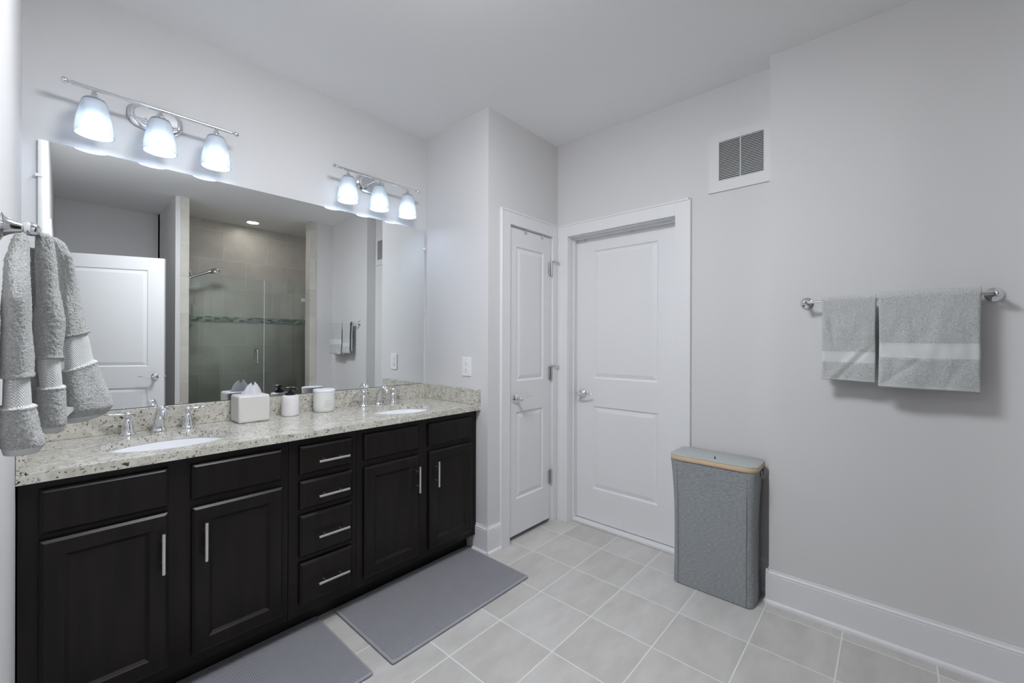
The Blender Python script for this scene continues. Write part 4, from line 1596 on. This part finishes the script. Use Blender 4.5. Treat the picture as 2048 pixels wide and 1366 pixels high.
for s in (-1, 1):
    yy = YG + s * 0.045
    pts = [(1.622, YG + s * 0.0055, 1.020), (1.622, yy - s * 0.008, 1.020), (1.622, yy, 1.030)] + [(1.622, yy, 1.03 + 0.14 * i / 6) for i in range(1, 7)] + [(1.622, yy - s * 0.008, 1.180), (1.622, YG + s * 0.0055, 1.180)]
    mb.tube(pts, 0.0085, 12, up=(1, 0, 0))
mb.build('handle', M['chrome'], gd, smooth=60)
MB().box(1.6986, 1.7024, YG - 0.006, YG + 0.006, 0.118, 1.975).build('edge_glint', M['clear'], gd)  # pale strip painting in the bright glint of the glass edge
for z in (1.70, 0.35):
    mb = MB()
    mb.box(0.988, 1.050, YG - 0.013, YG - 0.0055, z - 0.045, z + 0.045)
    mb.box(0.988, 1.050, YG + 0.0055, YG + 0.013, z - 0.045, z + 0.045)
    mb.box(0.990, 1.046, YG - 0.0056, YG + 0.0056, z - 0.040, z + 0.040)
    mb.build('hinge', M['chrome'], gd, bevel=0.002)

YH = -0.95
XSL = 0.985
sh = thing('hand_shower', (XSL, YH, 2.0), 'chrome hand shower with hose on the tiled shower wall', 'shower head')
mb = MB()
mb.lathe([(0.030, 0.0005), (0.030, 0.006), (0.014, 0.012), (0.012, 0.050)], (XSL, YH, 2.055), (1, 0, 0), 22)
mb.tube([(XSL + 0.05, YH, 2.055), (XSL + 0.085, YH, 2.050), (XSL + 0.100, YH, 2.015)], 0.010, 12)
mb.ball((XSL + 0.100, YH, 2.005), 0.019, 16, 10)
mb.build('bracket', M['chrome'], sh, smooth=50)
mb = MB()
mb.tube([(XSL + 0.085, YH, 1.975), (XSL + 0.130, YH, 2.003), (XSL + 0.200, YH, 2.035), (XSL + 0.262, YH, 2.063)], [0.014, 0.015, 0.016, 0.018], 14)
mb.lathe([(0.014, -0.03), (0.038, -0.020), (0.050, 0.0), (0.053, 0.014), (0.050, 0.028), (0.038, 0.031), (0.0001, 0.031)], (XSL + 0.320, YH, 2.082), (0.25, 0, -1), 24)
mb.tube([(XSL + 0.255, YH, 2.060), (XSL + 0.325, YH, 2.090)], [0.018, 0.028], 14)
mb.build('head', M['chrome'], sh, smooth=50)
mb = MB()
pts = []
for i in range(25):
    t = i / 24
    pts.append((XSL + 0.080 - 0.035 * t + 0.055 * math.sin(PI * t) ** 2 * (0.3 + t), YH + 0.01, 1.97 - 0.66 * t + 0.0 * t))
pts.append((XSL + 0.012, YH + 0.01, 1.300))
pts.append((XSL + 0.001, YH + 0.01, 1.300))
mb.tube(pts, 0.0062, 10)
mb.build('hose', M['steel'], sh, smooth=60)
sv = thing('shower_valve', (XSL, YH, 1.80), 'square chrome shower control plate on the tiled shower wall', 'shower valve')
MB().box(XSL + 0.0005, XSL + 0.012, YH - 0.075, YH + 0.075, 1.735, 1.885).build('plate', M['chrome'], sv, bevel=0.003)
mb = MB()
mb.lathe([(0.026, 0.0), (0.026, 0.045), (0.022, 0.050), (0.0001, 0.050)], (XSL + 0.0125, YH, 1.815), (1, 0, 0), 24)
mb.box(XSL + 0.040, XSL + 0.055, YH - 0.006, YH + 0.006, 1.815, 1.885)
mb.build('lever', M['chrome'], sv, smooth=40)
cs = MB()
qpts = [(0, 0)] + [(0.17 * math.cos(PI / 2 * i / 12), 0.17 * math.sin(PI / 2 * i / 12)) for i in range(13)]
cs.prism(qpts, (0, 0, 0.018), o=(XSL + 0.001, YSB + 0.0085, 1.462), u=(1, 0, 0), v=(0, 1, 0))
tag(cs.build('corner_shelf', M['ceramic'], None, bevel=0.003), 'pale quarter-round corner shelf in the shower, seen in the mirror', 'shelf')

rl = thing('recessed_light', (1.712, -1.02, H), 'round recessed ceiling light over the shower, seen in the mirror', 'ceiling light')
mb = MB()
mb.lathe([(0.064, -0.0005), (0.082, -0.0005), (0.080, -0.006), (0.066, -0.010)], (1.712, -1.02, H), (0, 0, 1), 36, cap0=False, cap1=False)
mb.build('trim_ring', M['plastic'], rl, smooth=50)
mb = MB()
mb.lathe([(0.0001, -0.004), (0.0655, -0.004)], (1.712, -1.02, H), (0, 0, 1), 36, cap0=False, cap1=False)
mb.build('lens', M['can'], rl)

# added fill light on the ceiling, out of the picture, to brighten the far walls
DX, DY = 0.74, 0.90
dl = thing('added_fill_light', (DX, DY, H), 'added unseen fill light, a large round white flush disc on the ceiling', 'ceiling light')
mb = MB()
mb.lathe([(0.0001, -0.0005), (0.285, -0.0005), (0.290, -0.004), (0.288, -0.012), (0.0001, -0.012)], (DX, DY, H), (0, 0, 1), 48)
mb.build('base', M['plastic'], dl, smooth=40)
mb = MB()
mb.lathe([(0.280, -0.0125), (0.278, -0.028), (0.266, -0.042), (0.235, -0.053), (0.16, -0.060), (0.0001, -0.063)], (DX, DY, H), (0, 0, 1), 48, cap0=False, cap1=False)
mb.build('diffuser', M['dome'], dl, smooth=60)
